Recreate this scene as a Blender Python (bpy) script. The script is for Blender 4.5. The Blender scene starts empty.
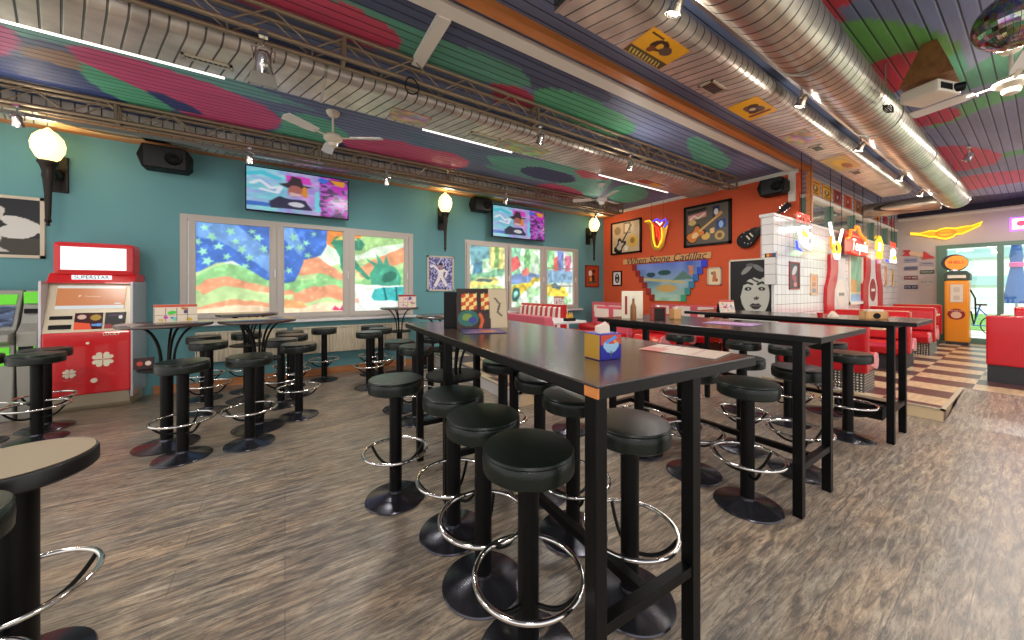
import bpy, math, random
import numpy as np
from mathutils import Vector, Matrix
C = bpy.context.scene.collection
PI = math.pi
R = math.radians
random.seed(7)

# ---------------------------------------------------------------- camera, world, exposure
cam = bpy.data.objects.new('camera', bpy.data.cameras.new('camera'))
C.objects.link(cam)
cam.location = (0, 0, 1.42)
cam.rotation_euler = (R(90), 0, R(-33.12))
cam.data.sensor_width = 36
cam.data.lens = 348 / 1024 * 36
cam.data.shift_y = -30 / 1024
cam.data.clip_start = 0.05
bpy.context.scene.camera = cam

W = bpy.data.worlds.new('world')
bpy.context.scene.world = W
W.use_nodes = True
bg = W.node_tree.nodes['Background']
bg.inputs['Color'].default_value = (1.0, 0.97, 0.94, 1)
bg.inputs['Strength'].default_value = 1.35
vs = bpy.context.scene.view_settings
vs.view_transform = 'Standard'
vs.look = 'None'
vs.gamma = 1
vs.use_curve_mapping = False
vs.exposure = 0.0


def light(name, kind, loc, energy, col=(1, 1, 1), size=0.1, rot=None, size_y=None, spot=None):
    l = bpy.data.lights.new(name, kind)
    l.energy = energy
    l.color = col
    if kind == 'AREA':
        l.size = size
        if size_y:
            l.shape = 'RECTANGLE'
            l.size_y = size_y
    else:
        l.shadow_soft_size = size
    if kind == 'SPOT':
        l.spot_size = spot or 1.2
        l.spot_blend = 0.8
    o = bpy.data.objects.new(name, l)
    o.location = loc
    if rot:
        o.rotation_euler = rot
    C.objects.link(o)
    return o


# added fill lights without fixtures, over the bar area and along the booth aisle
for lx, ly, le in ((-2.6, 3.2, 60), (-0.6, 1.2, 55), (-0.8, -1.6, 60), (1.0, 4.9, 45), (2.4, 2.0, 40), (2.8, -1.2, 65), (4.2, 4.9, 50), (5.3, 0.2, 60), (5.4, 3.4, 35), (7.4, 0.2, 60), (9.8, 0.2, 60), (12.4, 0.3, 50)):
    light('fill_area_light', 'AREA', (lx, ly, 3.2), le * 0.72, (1, 0.95, 0.88), 0.45)


# ---------------------------------------------------------------- materials
def lin(c):
    if max(c) > 1.0:
        c = [x / 255 for x in c]
    return tuple((x / 12.92 if x <= 0.04045 else ((x + 0.055) / 1.055) ** 2.4) for x in c[:3])


def P(name, col, rough=0.5, metal=0.0, emit=0.0, ecol=None, coat=0.0, spec=0.5):
    m = bpy.data.materials.new(name)
    m.use_nodes = True
    b = m.node_tree.nodes['Principled BSDF']
    b.inputs['Base Color'].default_value = (*lin(col), 1)
    b.inputs['Roughness'].default_value = rough
    b.inputs['Metallic'].default_value = metal
    b.inputs['Specular IOR Level'].default_value = spec
    b.inputs['Coat Weight'].default_value = coat
    if emit:
        b.inputs['Emission Color'].default_value = (*lin(ecol or col), 1)
        b.inputs['Emission Strength'].default_value = emit
    return m


class NT:
    """small node-tree helper"""
    def __init__(s, name, rough=0.5, metal=0.0, spec=0.5):
        s.m = bpy.data.materials.new(name)
        s.m.use_nodes = True
        s.t = s.m.node_tree
        s.b = s.t.nodes['Principled BSDF']
        s.b.inputs['Roughness'].default_value = rough
        s.b.inputs['Metallic'].default_value = metal
        s.b.inputs['Specular IOR Level'].default_value = spec

    def n(s, kind, **kw):
        x = s.t.nodes.new(kind)
        for k, v in kw.items():
            if k.startswith('i_'):
                key = k[2:].replace('_', ' ')
                x.inputs[key].default_value = v
            else:
                setattr(x, k, v)
        return x

    def l(s, a, ao, b, bi):
        s.t.links.new(a.outputs[ao], b.inputs[bi])

    def coord(s, scale=(1, 1, 1), rot=(0, 0, 0), loc=(0, 0, 0)):
        g = s.n('ShaderNodeNewGeometry')
        mp = s.n('ShaderNodeMapping')
        mp.inputs['Scale'].default_value = scale
        mp.inputs['Rotation'].default_value = rot
        mp.inputs['Location'].default_value = loc
        s.l(g, 'Position', mp, 'Vector')
        return mp

    def math(s, op, a, b=None, c=None):
        x = s.n('ShaderNodeMath', operation=op)
        for i, v in enumerate((a, b, c)):
            if v is None:
                continue
            if isinstance(v, (int, float)):
                x.inputs[i].default_value = v
            else:
                s.t.links.new(v, x.inputs[i])
        return x.outputs[0]

    def mix(s, fac, a, b, blend='MIX'):
        x = s.n('ShaderNodeMix', data_type='RGBA', blend_type=blend)
        for i, v in ((0, fac), (6, a), (7, b)):
            if isinstance(v, (int, float)):
                x.inputs[i].default_value = v
            elif isinstance(v, tuple):
                x.inputs[i].default_value = (*lin(v), 1)
            else:
                s.t.links.new(v, x.inputs[i])
        return x.outputs[2]

    def ramp(s, fac, stops):
        r = s.n('ShaderNodeValToRGB')
        e = r.color_ramp.elements
        while len(e) < len(stops):
            e.new(0.5)
        for i, (p, c) in enumerate(stops):
            e[i].position = p
            e[i].color = (*lin(c), 1)
        s.t.links.new(fac, r.inputs[0])
        return r.outputs[0]

    def bump(s, h, strength=0.3, dist=0.01):
        b = s.n('ShaderNodeBump')
        b.inputs['Strength'].default_value = strength
        b.inputs['Distance'].default_value = dist
        s.t.links.new(h, b.inputs['Height'])
        s.t.links.new(b.outputs[0], s.b.inputs['Normal'])


def m_wall(name, col, var=0.10, rough=0.75):
    n = NT(name, rough)
    c = n.coord((1, 1, 1))
    no = n.n('ShaderNodeTexNoise', i_Scale=1.3, i_Detail=5.0)
    n.l(c, 0, no, 'Vector')
    f = n.math('MULTIPLY', no.outputs[0], var * 2)
    dk = tuple(x * 0.72 for x in col)
    n.t.links.new(n.mix(f, col, dk), n.b.inputs['Base Color'])
    n2 = n.n('ShaderNodeTexNoise', i_Scale=90.0, i_Detail=2.0)
    n.l(c, 0, n2, 'Vector')
    n.bump(n2.outputs[0], 0.12, 0.004)
    return n.m


def m_floor():
    n = NT('vinyl_plank', 0.42)
    c = n.coord((1, 1, 1))
    br = n.n('ShaderNodeTexBrick', i_Scale=1.0)
    br.inputs['Brick Width'].default_value = 1.25
    br.inputs['Row Height'].default_value = 0.185
    br.inputs['Mortar Size'].default_value = 0.0022
    br.inputs['Mortar Smooth'].default_value = 0.3
    br.inputs['Color1'].default_value = (0.25, 0.25, 0.25, 1)
    br.inputs['Color2'].default_value = (0.85, 0.85, 0.85, 1)
    br.offset = 0.37
    n.l(c, 0, br, 'Vector')
    c2 = n.coord((4.5, 34, 1))
    gr = n.n('ShaderNodeTexNoise', i_Scale=1.0, i_Detail=9.0, i_Roughness=0.72, i_Distortion=0.8)
    n.l(c2, 0, gr, 'Vector')
    c3 = n.coord((1.5, 5, 1))
    g2 = n.n('ShaderNodeTexNoise', i_Scale=1.0, i_Detail=6.0, i_Roughness=0.65, i_Distortion=0.6)
    n.l(c3, 0, g2, 'Vector')
    c4 = n.coord((9, 75, 1))
    g3 = n.n('ShaderNodeTexNoise', i_Scale=1.0, i_Detail=6.0, i_Roughness=0.8, i_Distortion=1.6)
    n.l(c4, 0, g3, 'Vector')
    base = n.ramp(gr.outputs[0], [(0.30, (48, 40, 34)), (0.42, (108, 95, 82)), (0.54, (170, 154, 134)), (0.70, (222, 208, 186))])
    tint = n.ramp(g2.outputs[0], [(0.33, (172, 182, 190)), (0.5, (214, 202, 182)), (0.66, (246, 214, 172))])
    col = n.mix(0.55, base, tint, 'MULTIPLY')
    scr = n.ramp(g3.outputs[0], [(0.38, (40, 34, 30)), (0.48, (255, 255, 255)), (1.0, (255, 255, 255))])
    col = n.mix(0.75, col, scr, 'MULTIPLY')
    pl = n.ramp(br.outputs['Color'], [(0.0, (205, 205, 208)), (1.0, (255, 250, 245))])
    col = n.mix(0.8, col, pl, 'MULTIPLY')
    col = n.mix(n.math('MULTIPLY', br.outputs['Fac'], 0.6), col, (50, 44, 40))
    br2 = n.n('ShaderNodeBrightContrast')
    br2.inputs['Bright'].default_value = 0.055
    n.t.links.new(col, br2.inputs['Color'])
    n.t.links.new(br2.outputs[0], n.b.inputs['Base Color'])
    n.t.links.new(n.math('MULTIPLY_ADD', gr.outputs[0], 0.25, 0.20), n.b.inputs['Roughness'])
    n.bump(g3.outputs[0], 0.25, 0.003)
    return n.m


def m_checker():
    n = NT('checker_vinyl', 0.3)
    c = n.coord((1 / 0.45, 1 / 0.55, 0), loc=(0.37, 0.05, 0.5))
    ck = n.n('ShaderNodeTexChecker', i_Scale=1.0)
    ck.inputs['Color1'].default_value = (*lin((216, 186, 146)), 1)
    ck.inputs['Color2'].default_value = (*lin((92, 62, 62)), 1)
    n.l(c, 0, ck, 'Vector')
    c2 = n.coord((4, 22, 1))
    no = n.n('ShaderNodeTexNoise', i_Scale=1.0, i_Detail=6.0)
    n.l(c2, 0, no, 'Vector')
    col = n.mix(0.5, ck.outputs[0], n.ramp(no.outputs[0], [(0.3, (170, 170, 170)), (0.7, (255, 255, 255))]), 'MULTIPLY')
    n.t.links.new(col, n.b.inputs['Base Color'])
    return n.m


def m_duct(name, col, k=0.35, pitch=0.10, metal=0.75, rough=0.32):
    """galvanised sheet with spiral seams"""
    n = NT(name, rough, metal)
    g = n.n('ShaderNodeNewGeometry')
    s = n.n('ShaderNodeSeparateXYZ')
    n.l(g, 'Position', s, 0)
    x = n.math('MULTIPLY_ADD', s.outputs[1], k, s.outputs[0])
    fr = n.math('FRACT', n.math('DIVIDE', x, pitch))
    seam = n.math('LESS_THAN', fr, 0.13)
    c = n.coord((2, 2, 2))
    no = n.n('ShaderNodeTexNoise', i_Scale=2.0, i_Detail=4.0)
    n.l(c, 0, no, 'Vector')
    base = n.ramp(no.outputs[0], [(0.3, tuple(v * 0.8 for v in col)), (0.7, col)])
    n.t.links.new(n.mix(n.math('MULTIPLY', seam, 0.85), base, (44, 38, 34)), n.b.inputs['Base Color'])
    tri = n.math('ABSOLUTE', n.math('SUBTRACT', fr, 0.05))
    n.bump(n.math('SMOOTH_MIN', tri, 0.12, 0.05), 0.55, 0.05)
    return n.m


def m_paint(name, rough=0.5, emis=0.0, attr='Col', spec=0.4, groove=None, noise=0.0, base=1.0):
    """a painted or printed surface: its colours come from the sheet's own colour layer"""
    n = NT(name, rough, 0.0, spec)
    a = n.n('ShaderNodeVertexColor', layer_name=attr)
    col = a.outputs[0]
    if noise:
        c = n.coord((1.2, 9, 1))
        no = n.n('ShaderNodeTexNoise', i_Scale=1.0, i_Detail=7.0, i_Roughness=0.7)
        n.l(c, 0, no, 'Vector')
        col = n.mix(noise, col, n.ramp(no.outputs[0], [(0.3, (120, 120, 125)), (0.65, (255, 255, 255))]), 'MULTIPLY')
    if groove:
        g = n.n('ShaderNodeNewGeometry')
        s = n.n('ShaderNodeSeparateXYZ')
        n.l(g, 'Position', s, 0)
        fr = n.math('FRACT', n.math('DIVIDE', s.outputs[1], groove))
        gv = n.math('LESS_THAN', fr, 0.12)
        col = n.mix(n.math('MULTIPLY', gv, 0.85), col, (14, 14, 20))
        n.bump(n.math('SMOOTH_MIN', n.math('ABSOLUTE', n.math('SUBTRACT', fr, 0.06)), 0.15, 0.05), 0.6, 0.04)
    n.t.links.new(col, n.b.inputs['Base Color'])
    if emis:
        n.t.links.new(col, n.b.inputs['Emission Color'])
        n.b.inputs['Emission Strength'].default_value = emis
        if base < 1:
            n.t.links.new(n.mix(1 - base, col, (0, 0, 0)), n.b.inputs['Base Color'])
    return n.m


def m_tile(name, col, grout, size, axes='XZ', rough=0.15):
    n = NT(name, rough)
    g = n.n('ShaderNodeNewGeometry')
    s = n.n('ShaderNodeSeparateXYZ')
    n.l(g, 'Position', s, 0)
    k = n.n('ShaderNodeCombineXYZ')
    sel = n.math('ADD', s.outputs[0], s.outputs[1]) if axes == 'XZ' else s.outputs[0]
    n.t.links.new(sel, k.inputs[0])
    n.t.links.new(s.outputs[2], k.inputs[1])
    br = n.n('ShaderNodeTexBrick', i_Scale=1.0)
    br.inputs['Brick Width'].default_value = size
    br.inputs['Row Height'].default_value = size
    br.inputs['Mortar Size'].default_value = 0.004
    br.inputs['Color1'].default_value = (*lin(col), 1)
    br.inputs['Color2'].default_value = (*lin(tuple(v * 0.95 for v in col)), 1)
    br.inputs['Mortar'].default_value = (*lin(grout), 1)
    br.offset = 0.0
    n.l(k, 0, br, 'Vector')
    n.t.links.new(br.outputs['Color'], n.b.inputs['Base Color'])
    inv = n.math('SUBTRACT', 1.0, br.outputs['Fac'])
    n.bump(inv, 0.5, 0.004)
    return n.m


def m_grain(name, c1, c2, scale=(2, 30, 30), rough=0.5):
    n = NT(name, rough)
    c = n.coord(scale)
    no = n.n('ShaderNodeTexNoise', i_Scale=1.0, i_Detail=6.0, i_Roughness=0.6, i_Distortion=0.5)
    n.l(c, 0, no, 'Vector')
    n.t.links.new(n.ramp(no.outputs[0], [(0.3, c1), (0.7, c2)]), n.b.inputs['Base Color'])
    return n.m


def m_stripes(name, cols, axis, pitch, rough=0.4):
    n = NT(name, rough)
    g = n.n('ShaderNodeNewGeometry')
    s = n.n('ShaderNodeSeparateXYZ')
    n.l(g, 'Position', s, 0)
    fr = n.math('FRACT', n.math('DIVIDE', s.outputs[axis], pitch))
    r = n.ramp(fr, [(0.0, cols[0]), (0.5, cols[1])])
    n.t.nodes[-1].color_ramp.interpolation = 'CONSTANT'
    n.t.links.new(r, n.b.inputs['Base Color'])
    return n.m


def m_diamond(name):
    n = NT(name, 0.3, 0.7)
    c = n.coord((1, 1, 1))
    s = n.n('ShaderNodeSeparateXYZ')
    n.l(c, 0, s, 0)
    h = n.math('ADD', s.outputs[0], s.outputs[1])
    a = n.math('SINE', n.math('MULTIPLY', n.math('ADD', h, s.outputs[2]), 90.0))
    b = n.math('SINE', n.math('MULTIPLY', n.math('SUBTRACT', h, s.outputs[2]), 90.0))
    mx = n.math('MULTIPLY', a, b)
    n.t.links.new(n.ramp(mx, [(0.35, (90, 88, 84)), (0.6, (230, 225, 215))]), n.b.inputs['Base Color'])
    n.bump(mx, 0.7, 0.01)
    return n.m


def m_glass(name, tint=(235, 245, 245), gl=0.10):
    m = bpy.data.materials.new(name)
    m.use_nodes = True
    t = m.node_tree
    t.nodes.remove(t.nodes['Principled BSDF'])
    a = t.nodes.new('ShaderNodeBsdfTransparent')
    a.inputs[0].default_value = (*lin(tint), 1)
    b = t.nodes.new('ShaderNodeBsdfGlossy')
    b.inputs['Roughness'].default_value = 0.03
    x = t.nodes.new('ShaderNodeMixShader')
    x.inputs[0].default_value = gl
    t.links.new(a.outputs[0], x.inputs[1])
    t.links.new(b.outputs[0], x.inputs[2])
    t.links.new(x.outputs[0], t.nodes['Material Output'].inputs[0])
    return m


M = {}
M['floor'] = m_floor()
M['checker'] = m_checker()
M['teal'] = m_wall('teal_paint', (100, 154, 160), 0.08)
M['red'] = m_wall('orange_red_paint', (222, 92, 50), 0.10)
M['warmgrey'] = m_wall('warm_grey_panel', (206, 190, 182), 0.10)
M['frame'] = P('window_frame_plastic', (184, 176, 168), 0.4)
M['white'] = P('white_paint', (225, 218, 205), 0.5)
M['sillwhite'] = P('sill_white', (215, 212, 212), 0.35)
M['orangewood'] = m_grain('varnished_pine', (184, 104, 48), (214, 138, 72), (1.5, 30, 30), 0.4)
M['basewood'] = m_grain('baseboard_pine', (170, 105, 60), (200, 135, 85), (2, 20, 40), 0.4)
M['duct'] = m_duct('galvanised_oval_duct', (222, 212, 200), metal=0.6, rough=0.36)
M['duct_round'] = m_duct('galvanised_round_duct', (204, 192, 174), 0.12, 0.10, 0.8, 0.32)
M['truss'] = P('steel_truss', (138, 120, 98), 0.42, 0.5)
M['chrome'] = P('chrome', (225, 222, 218), 0.12, 1.0)
M['steel'] = P('brushed_steel', (170, 168, 162), 0.3, 0.9)
M['black'] = P('black_lacquer', (6, 6, 7), 0.42, 0.0, spec=0.22)
M['blackmatte'] = P('black_matte', (9, 9, 10), 0.6, spec=0.25)
M['tabletop'] = P('dark_laminate', (70, 52, 46), 0.19, 0, spec=1.0)
M['rim'] = P('black_edge', (9, 8, 8), 0.45, spec=0.3)
M['base'] = P('black_steel_base', (78, 78, 86), 0.22, 0.85)
n = NT('black_leatherette', 0.33, spec=0.4)
cc = n.coord((140, 140, 140))
vo = n.n('ShaderNodeTexVoronoi', i_Scale=1.0)
n.l(cc, 0, vo, 'Vector')
n.bump(vo.outputs[0], 0.25, 0.002)
n.b.inputs['Base Color'].default_value = (*lin((16, 24, 19)), 1)  # slight green in the black is painted in for greenish reflections on the seats
M['leather'] = n.m
M['seatblack'] = P('black_seat_edge', (16, 15, 16), 0.35)
M['tanleather'] = P('taupe_seat_cover', (150, 134, 112), 0.5)
M['redvinyl'] = P('red_vinyl', (196, 22, 34), 0.28, coat=0.3)
M['pinkvinyl'] = P('rose_vinyl', (205, 92, 108), 0.4)
M['pinklight'] = P('pale_pink_vinyl', (232, 150, 158), 0.3, coat=0.3)
M['cream'] = P('cream_laminate', (226, 200, 160), 0.35)
M['stripe'] = m_stripes('red_white_stripes', ((236, 232, 226), (206, 40, 58)), 1, 0.16)
M['diamond'] = m_diamond('diamond_plate')
M['darkbase'] = P('charcoal_plinth', (48, 48, 52), 0.5)
M['tile'] = m_tile('white_tile', (226, 222, 220), (150, 140, 138), 0.15)
M['tileplain'] = P('white_panel', (214, 212, 210), 0.3)
M['siding'] = m_stripes('grey_siding', ((172, 172, 178), (140, 140, 150)), 2, 0.08)
M['mirrorglass'] = P('tinted_reflective_glass', (190, 200, 198), 0.10, 0.8)
M['greenframe'] = P('green_frame', (98, 130, 112), 0.4)
M['glass'] = m_glass('clear_glass')
M['bulb'] = P('lit_bulb', (255, 250, 235), 0.5, emit=14, ecol=(255, 240, 215))
M['globe'] = P('lit_opal_globe', (255, 232, 160), 0.4, emit=2.0, ecol=(255, 232, 158))
M['strip'] = P('lit_strip', (255, 255, 255), 0.5, emit=1.6, ecol=(255, 250, 240))
M['bronze'] = P('dark_bronze', (40, 32, 28), 0.4, 0.6)
M['cream_metal'] = P('cream_enamel', (222, 210, 190), 0.4)
M['fanwhite'] = P('fan_blade_white', (225, 222, 215), 0.4)
M['picture'] = m_paint('printed_picture', 0.35)
M['screen'] = m_paint('lit_screen', 0.2, 0.68, base=0.1)
M['winprint'] = m_paint('backlit_window_print', 0.3, 1.0, base=0.2)
M['mural'] = m_paint('painted_boards', 0.55, groove=0.085, noise=0.32)
M['beige'] = P('beige_metal', (200, 188, 168), 0.45)
M['greymetal'] = P('grey_metal', (150, 148, 140), 0.4, 0.3)
M['slotred'] = P('red_enamel', (206, 24, 32), 0.3, coat=0.4)
M['silverpaint'] = P('silver_paint', (196, 184, 160), 0.35, 0.4)
M['greenlit'] = P('green_lit_panel', (96, 200, 40), 0.4, emit=0.35)
M['whitelit'] = P('white_lit_panel', (235, 245, 250), 0.3, emit=0.75, ecol=(228, 240, 246))
M['orangelit'] = P('orange_lit_panel', (228, 140, 84), 0.3, emit=0.35)
M['pump'] = P('orange_enamel', (236, 150, 32), 0.3, coat=0.4)
M['radiator'] = P('radiator_enamel', (214, 202, 178), 0.4)
M['gold'] = P('brass_gold', (220, 170, 70), 0.3, 0.6)
M['wood'] = m_grain('brown_wood', (120, 76, 40), (160, 106, 60), (20, 20, 3), 0.5)
M['lightwood'] = m_grain('light_wood', (206, 150, 90), (226, 176, 116), (20, 20, 3), 0.5)
M['blue'] = P('blue_card', (30, 40, 160), 0.4)
M['paper'] = P('paper', (226, 208, 190), 0.6)
M['darkred'] = P('dark_red', (150, 30, 26), 0.4)
M['grass'] = m_grain('lawn', (70, 120, 50), (120, 160, 80), (8, 8, 8), 0.9)
M['paving'] = m_grain('pale_paving', (170, 170, 165), (205, 205, 200), (3, 3, 3), 0.8)
M['umbrella'] = P('blue_canvas', (40, 92, 160), 0.7)
M['ivory'] = P('ivory', (236, 226, 200), 0.4)
M['darkceil'] = P('dark_blue_fascia', (26, 24, 48), 0.6)
M['tancap'] = P('tan_cap', (226, 186, 150), 0.4)


def neon(name, col, s=5.0):
    return P(name, col, 0.4, emit=s, ecol=col)


N_Y = neon('neon_yellow', (255, 214, 50), 1.1)
N_W = neon('neon_white', (255, 246, 232), 1.5)
N_R = neon('neon_red', (255, 60, 40), 1.3)
N_O = neon('neon_orange', (255, 130, 40), 1.2)
N_B = neon('neon_blue', (60, 70, 255), 1.8)
N_P = neon('neon_purple', (190, 90, 255), 1.6)
N_G = neon('neon_green', (70, 230, 90), 2.0)


# ---------------------------------------------------------------- mesh builder
class MB:
    def __init__(s):
        s.V = []
        s.F = []

    def add(s, vs, fs):
        k = len(s.V)
        s.V += [tuple(v) for v in vs]
        s.F += [tuple(i + k for i in f) for f in fs]
        return s

    def box(s, x0, x1, y0, y1, z0, z1):
        vs = [(x, y, z) for z in (z0, z1) for y in (y0, y1) for x in (x0, x1)]
        return s.add(vs, [(0, 2, 3, 1), (4, 5, 7, 6), (0, 1, 5, 4), (2, 6, 7, 3), (0, 4, 6, 2), (1, 3, 7, 5)])

    def rbox(s, x0, x1, y0, y1, z0, z1, b):
        """box with chamfered edges"""
        import bmesh
        bm = bmesh.new()
        t = MB().box(x0, x1, y0, y1, z0, z1)
        vv = [bm.verts.new(v) for v in t.V]
        for f in t.F:
            bm.faces.new([vv[i] for i in f])
        bmesh.ops.bevel(bm, geom=bm.edges[:], offset=b, segments=2, profile=0.6, affect='EDGES')
        bm.verts.ensure_lookup_table()
        bm.verts.index_update()
        s.add([tuple(v.co) for v in bm.verts], [tuple(v.index for v in f.verts) for f in bm.faces])
        bm.free()
        return s

    def prism(s, poly, axis, a, b):
        """2D outline extruded along an axis; poly is in the other two axes in order"""
        def p(q, t):
            if axis == 0: return (t, q[0], q[1])
            if axis == 1: return (q[0], t, q[1])
            return (q[0], q[1], t)
        m = len(poly)
        vs = [p(q, a) for q in poly] + [p(q, b) for q in poly]
        fs = [(i, (i + 1) % m, (i + 1) % m + m, i + m) for i in range(m)]
        fs += [tuple(range(m - 1, -1, -1)), tuple(range(m, 2 * m))]
        return s.add(vs, fs)

    def cyl(s, p, q, r0, r1=None, n=16):
        if r1 is None: r1 = r0
        p = Vector(p); q = Vector(q)
        d = (q - p).normalized()
        a = d.orthogonal().normalized()
        b = d.cross(a)
        vs = []
        for c, r in ((p, r0), (q, r1)):
            for i in range(n):
                t = 2 * PI * i / n
                vs.append(c + a * (r * math.cos(t)) + b * (r * math.sin(t)))
        fs = [(i, (i + 1) % n, (i + 1) % n + n, i + n) for i in range(n)]
        fs += [tuple(range(n - 1, -1, -1)), tuple(range(n, 2 * n))]
        return s.add(vs, fs)

    def bar(s, p, q, w, h):
        """square bar from p to q"""
        p = Vector(p); q = Vector(q)
        d = (q - p).normalized()
        up = Vector((0, 0, 1)) if abs(d.z) < 0.95 else Vector((0, 1, 0))
        a = d.cross(up).normalized()
        b = a.cross(d)
        vs = [c + a * (sx * w / 2) + b * (sz * h / 2) for c in (p, q) for sx, sz in ((-1, -1), (1, -1), (1, 1), (-1, 1))]
        return s.add(vs, [(0, 1, 5, 4), (1, 2, 6, 5), (2, 3, 7, 6), (3, 0, 4, 7), (3, 2, 1, 0), (4, 5, 6, 7)])

    def tube(s, pts, r, n=8, closed=False):
        pts = [Vector(p) for p in pts]
        m = len(pts)
        rings = []
        prev = None
        for i in range(m):
            if closed:
                d = pts[(i + 1) % m] - pts[i - 1]
            else:
                d = pts[min(i + 1, m - 1)] - pts[max(i - 1, 0)]
            d.normalize()
            if prev is None:
                a = d.orthogonal().normalized()
            else:
                a = (prev - d * prev.dot(d)).normalized()
            prev = a
            b = d.cross(a)
            rr = r[i] if isinstance(r, (list, tuple)) else r
            rings.append([pts[i] + a * (rr * math.cos(2 * PI * k / n)) + b * (rr * math.sin(2 * PI * k / n)) for k in range(n)])
        vs = [v for g in rings for v in g]
        fs = []
        for i in range(m if closed else m - 1):
            j = (i + 1) % m
            for k in range(n):
                fs.append((i * n + k, i * n + (k + 1) % n, j * n + (k + 1) % n, j * n + k))
        if not closed:
            fs += [tuple(range(n - 1, -1, -1)), tuple(range((m - 1) * n, m * n))]
        return s.add(vs, fs)

    def lathe(s, prof, c=(0, 0, 0), n=32, sx=1, sy=1):
        m = len(prof)
        vs = []
        for r, z in prof:
            for k in range(n):
                t = 2 * PI * k / n
                vs.append((c[0] + sx * r * math.cos(t), c[1] + sy * r * math.sin(t), c[2] + z))
        fs = [(i * n + k, i * n + (k + 1) % n, (i + 1) * n + (k + 1) % n, (i + 1) * n + k) for i in range(m - 1) for k in range(n)]
        fs += [tuple(range(n - 1, -1, -1)), tuple(range((m - 1) * n, m * n))]
        return s.add(vs, fs)

    def xf(s, mat):
        s.V = [tuple(mat @ Vector(v)) for v in s.V]
        return s

    def build(s, name, mat, parent=None, smooth=False, world=False, bevel=0, fix=True):
        me = bpy.data.meshes.new(name)
        V = s.V
        if world and parent:
            L = parent.location
            V = [(v[0] - L.x, v[1] - L.y, v[2] - L.z) for v in V]
        me.from_pydata(V, [], s.F)
        me.validate()
        if fix:
            import bmesh
            bm = bmesh.new()
            bm.from_mesh(me)
            bmesh.ops.recalc_face_normals(bm, faces=bm.faces[:])
            bm.to_mesh(me)
            bm.free()
        me.materials.append(mat)
        if smooth:
            for p in me.polygons:
                p.use_smooth = True
            try:
                me.set_sharp_from_angle(angle=R(38))
            except Exception:
                pass
        me.update()
        o = bpy.data.objects.new(name, me)
        C.objects.link(o)
        if parent:
            o.parent = parent
        if bevel:
            b = o.modifiers.new('bevel', 'BEVEL')
            b.width = bevel
            b.segments = 2
        return o


def tag(o, label, cat, group=None, kind=None):
    o['label'] = label
    o['category'] = cat
    if group: o['group'] = group
    if kind: o['kind'] = kind
    return o


def thing(name, label, cat, loc=(0, 0, 0), rz=0, group=None):
    o = bpy.data.objects.new(name, None)
    o.empty_display_size = 0.1
    C.objects.link(o)
    o.location = loc
    o.rotation_euler = (0, 0, rz)
    return tag(o, label, cat, group)


def struct(name, mb, mat, parent=None, **kw):
    o = mb.build(name, mat, parent, **kw)
    if parent is None:
        o['kind'] = 'structure'
    return o


def dup(root, loc, rz=0, label=None, group=None):
    r = root.copy()
    C.objects.link(r)
    r.location = loc
    r.rotation_euler = (0, 0, rz)
    if label: r['label'] = label
    if group: r['group'] = group
    for ch in list(root.children):
        c = ch.copy()
        C.objects.link(c)
        c.parent = r
        for g in list(ch.children):
            d = g.copy()
            C.objects.link(d)
            d.parent = c
    return r


def text(s, size, mat, origin, facing, parent, name='lettering', width=None, depth=0.004, shear=0.0, tilt=0.0):
    """raised lettering centred at a world origin; facing 'y' looks to -Y, 'x' looks to -X"""
    cu = bpy.data.curves.new('t', 'FONT')
    cu.body = s
    cu.size = size
    cu.extrude = depth / 2
    cu.align_x = 'CENTER'
    cu.align_y = 'CENTER'
    cu.shear = shear
    cu.resolution_u = 3
    tmp = bpy.data.objects.new('t', cu)
    C.objects.link(tmp)
    dg = bpy.context.evaluated_depsgraph_get()
    me = bpy.data.meshes.new_from_object(tmp.evaluated_get(dg))
    bpy.data.objects.remove(tmp)
    w = max([v.co.x for v in me.vertices]) - min([v.co.x for v in me.vertices])
    k = width / w if width else 1
    rot = Matrix.Rotation(R(90), 4, 'X')
    if facing == 'x':
        rot = Matrix.Rotation(R(-90), 4, 'Z') @ rot
    if facing == 'z':
        rot = Matrix.Rotation(R(180), 4, 'X')
    L = parent.location if parent else Vector((0, 0, 0))
    me.transform(Matrix.Translation(Vector(origin) - L) @ rot @ Matrix.Rotation(tilt, 4, 'Z') @ Matrix.Diagonal((k, 1 if not width else min(k, 1.6), 1, 1)))
    me.materials.append(mat)
    o = bpy.data.objects.new(name, me)
    C.objects.link(o)
    if parent: o.parent = parent
    return o


# ---------------------------------------------------------------- painting on sheets
def inpoly(x, y, poly):
    c = np.zeros(x.shape, bool)
    j = len(poly) - 1
    for i in range(len(poly)):
        xi, yi = poly[i]
        xj, yj = poly[j]
        if yi != yj:
            c ^= ((yi > y) != (yj > y)) & (x < (xj - xi) * (y - yi) / (yj - yi) + xi)
        j = i
    return c


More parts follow.
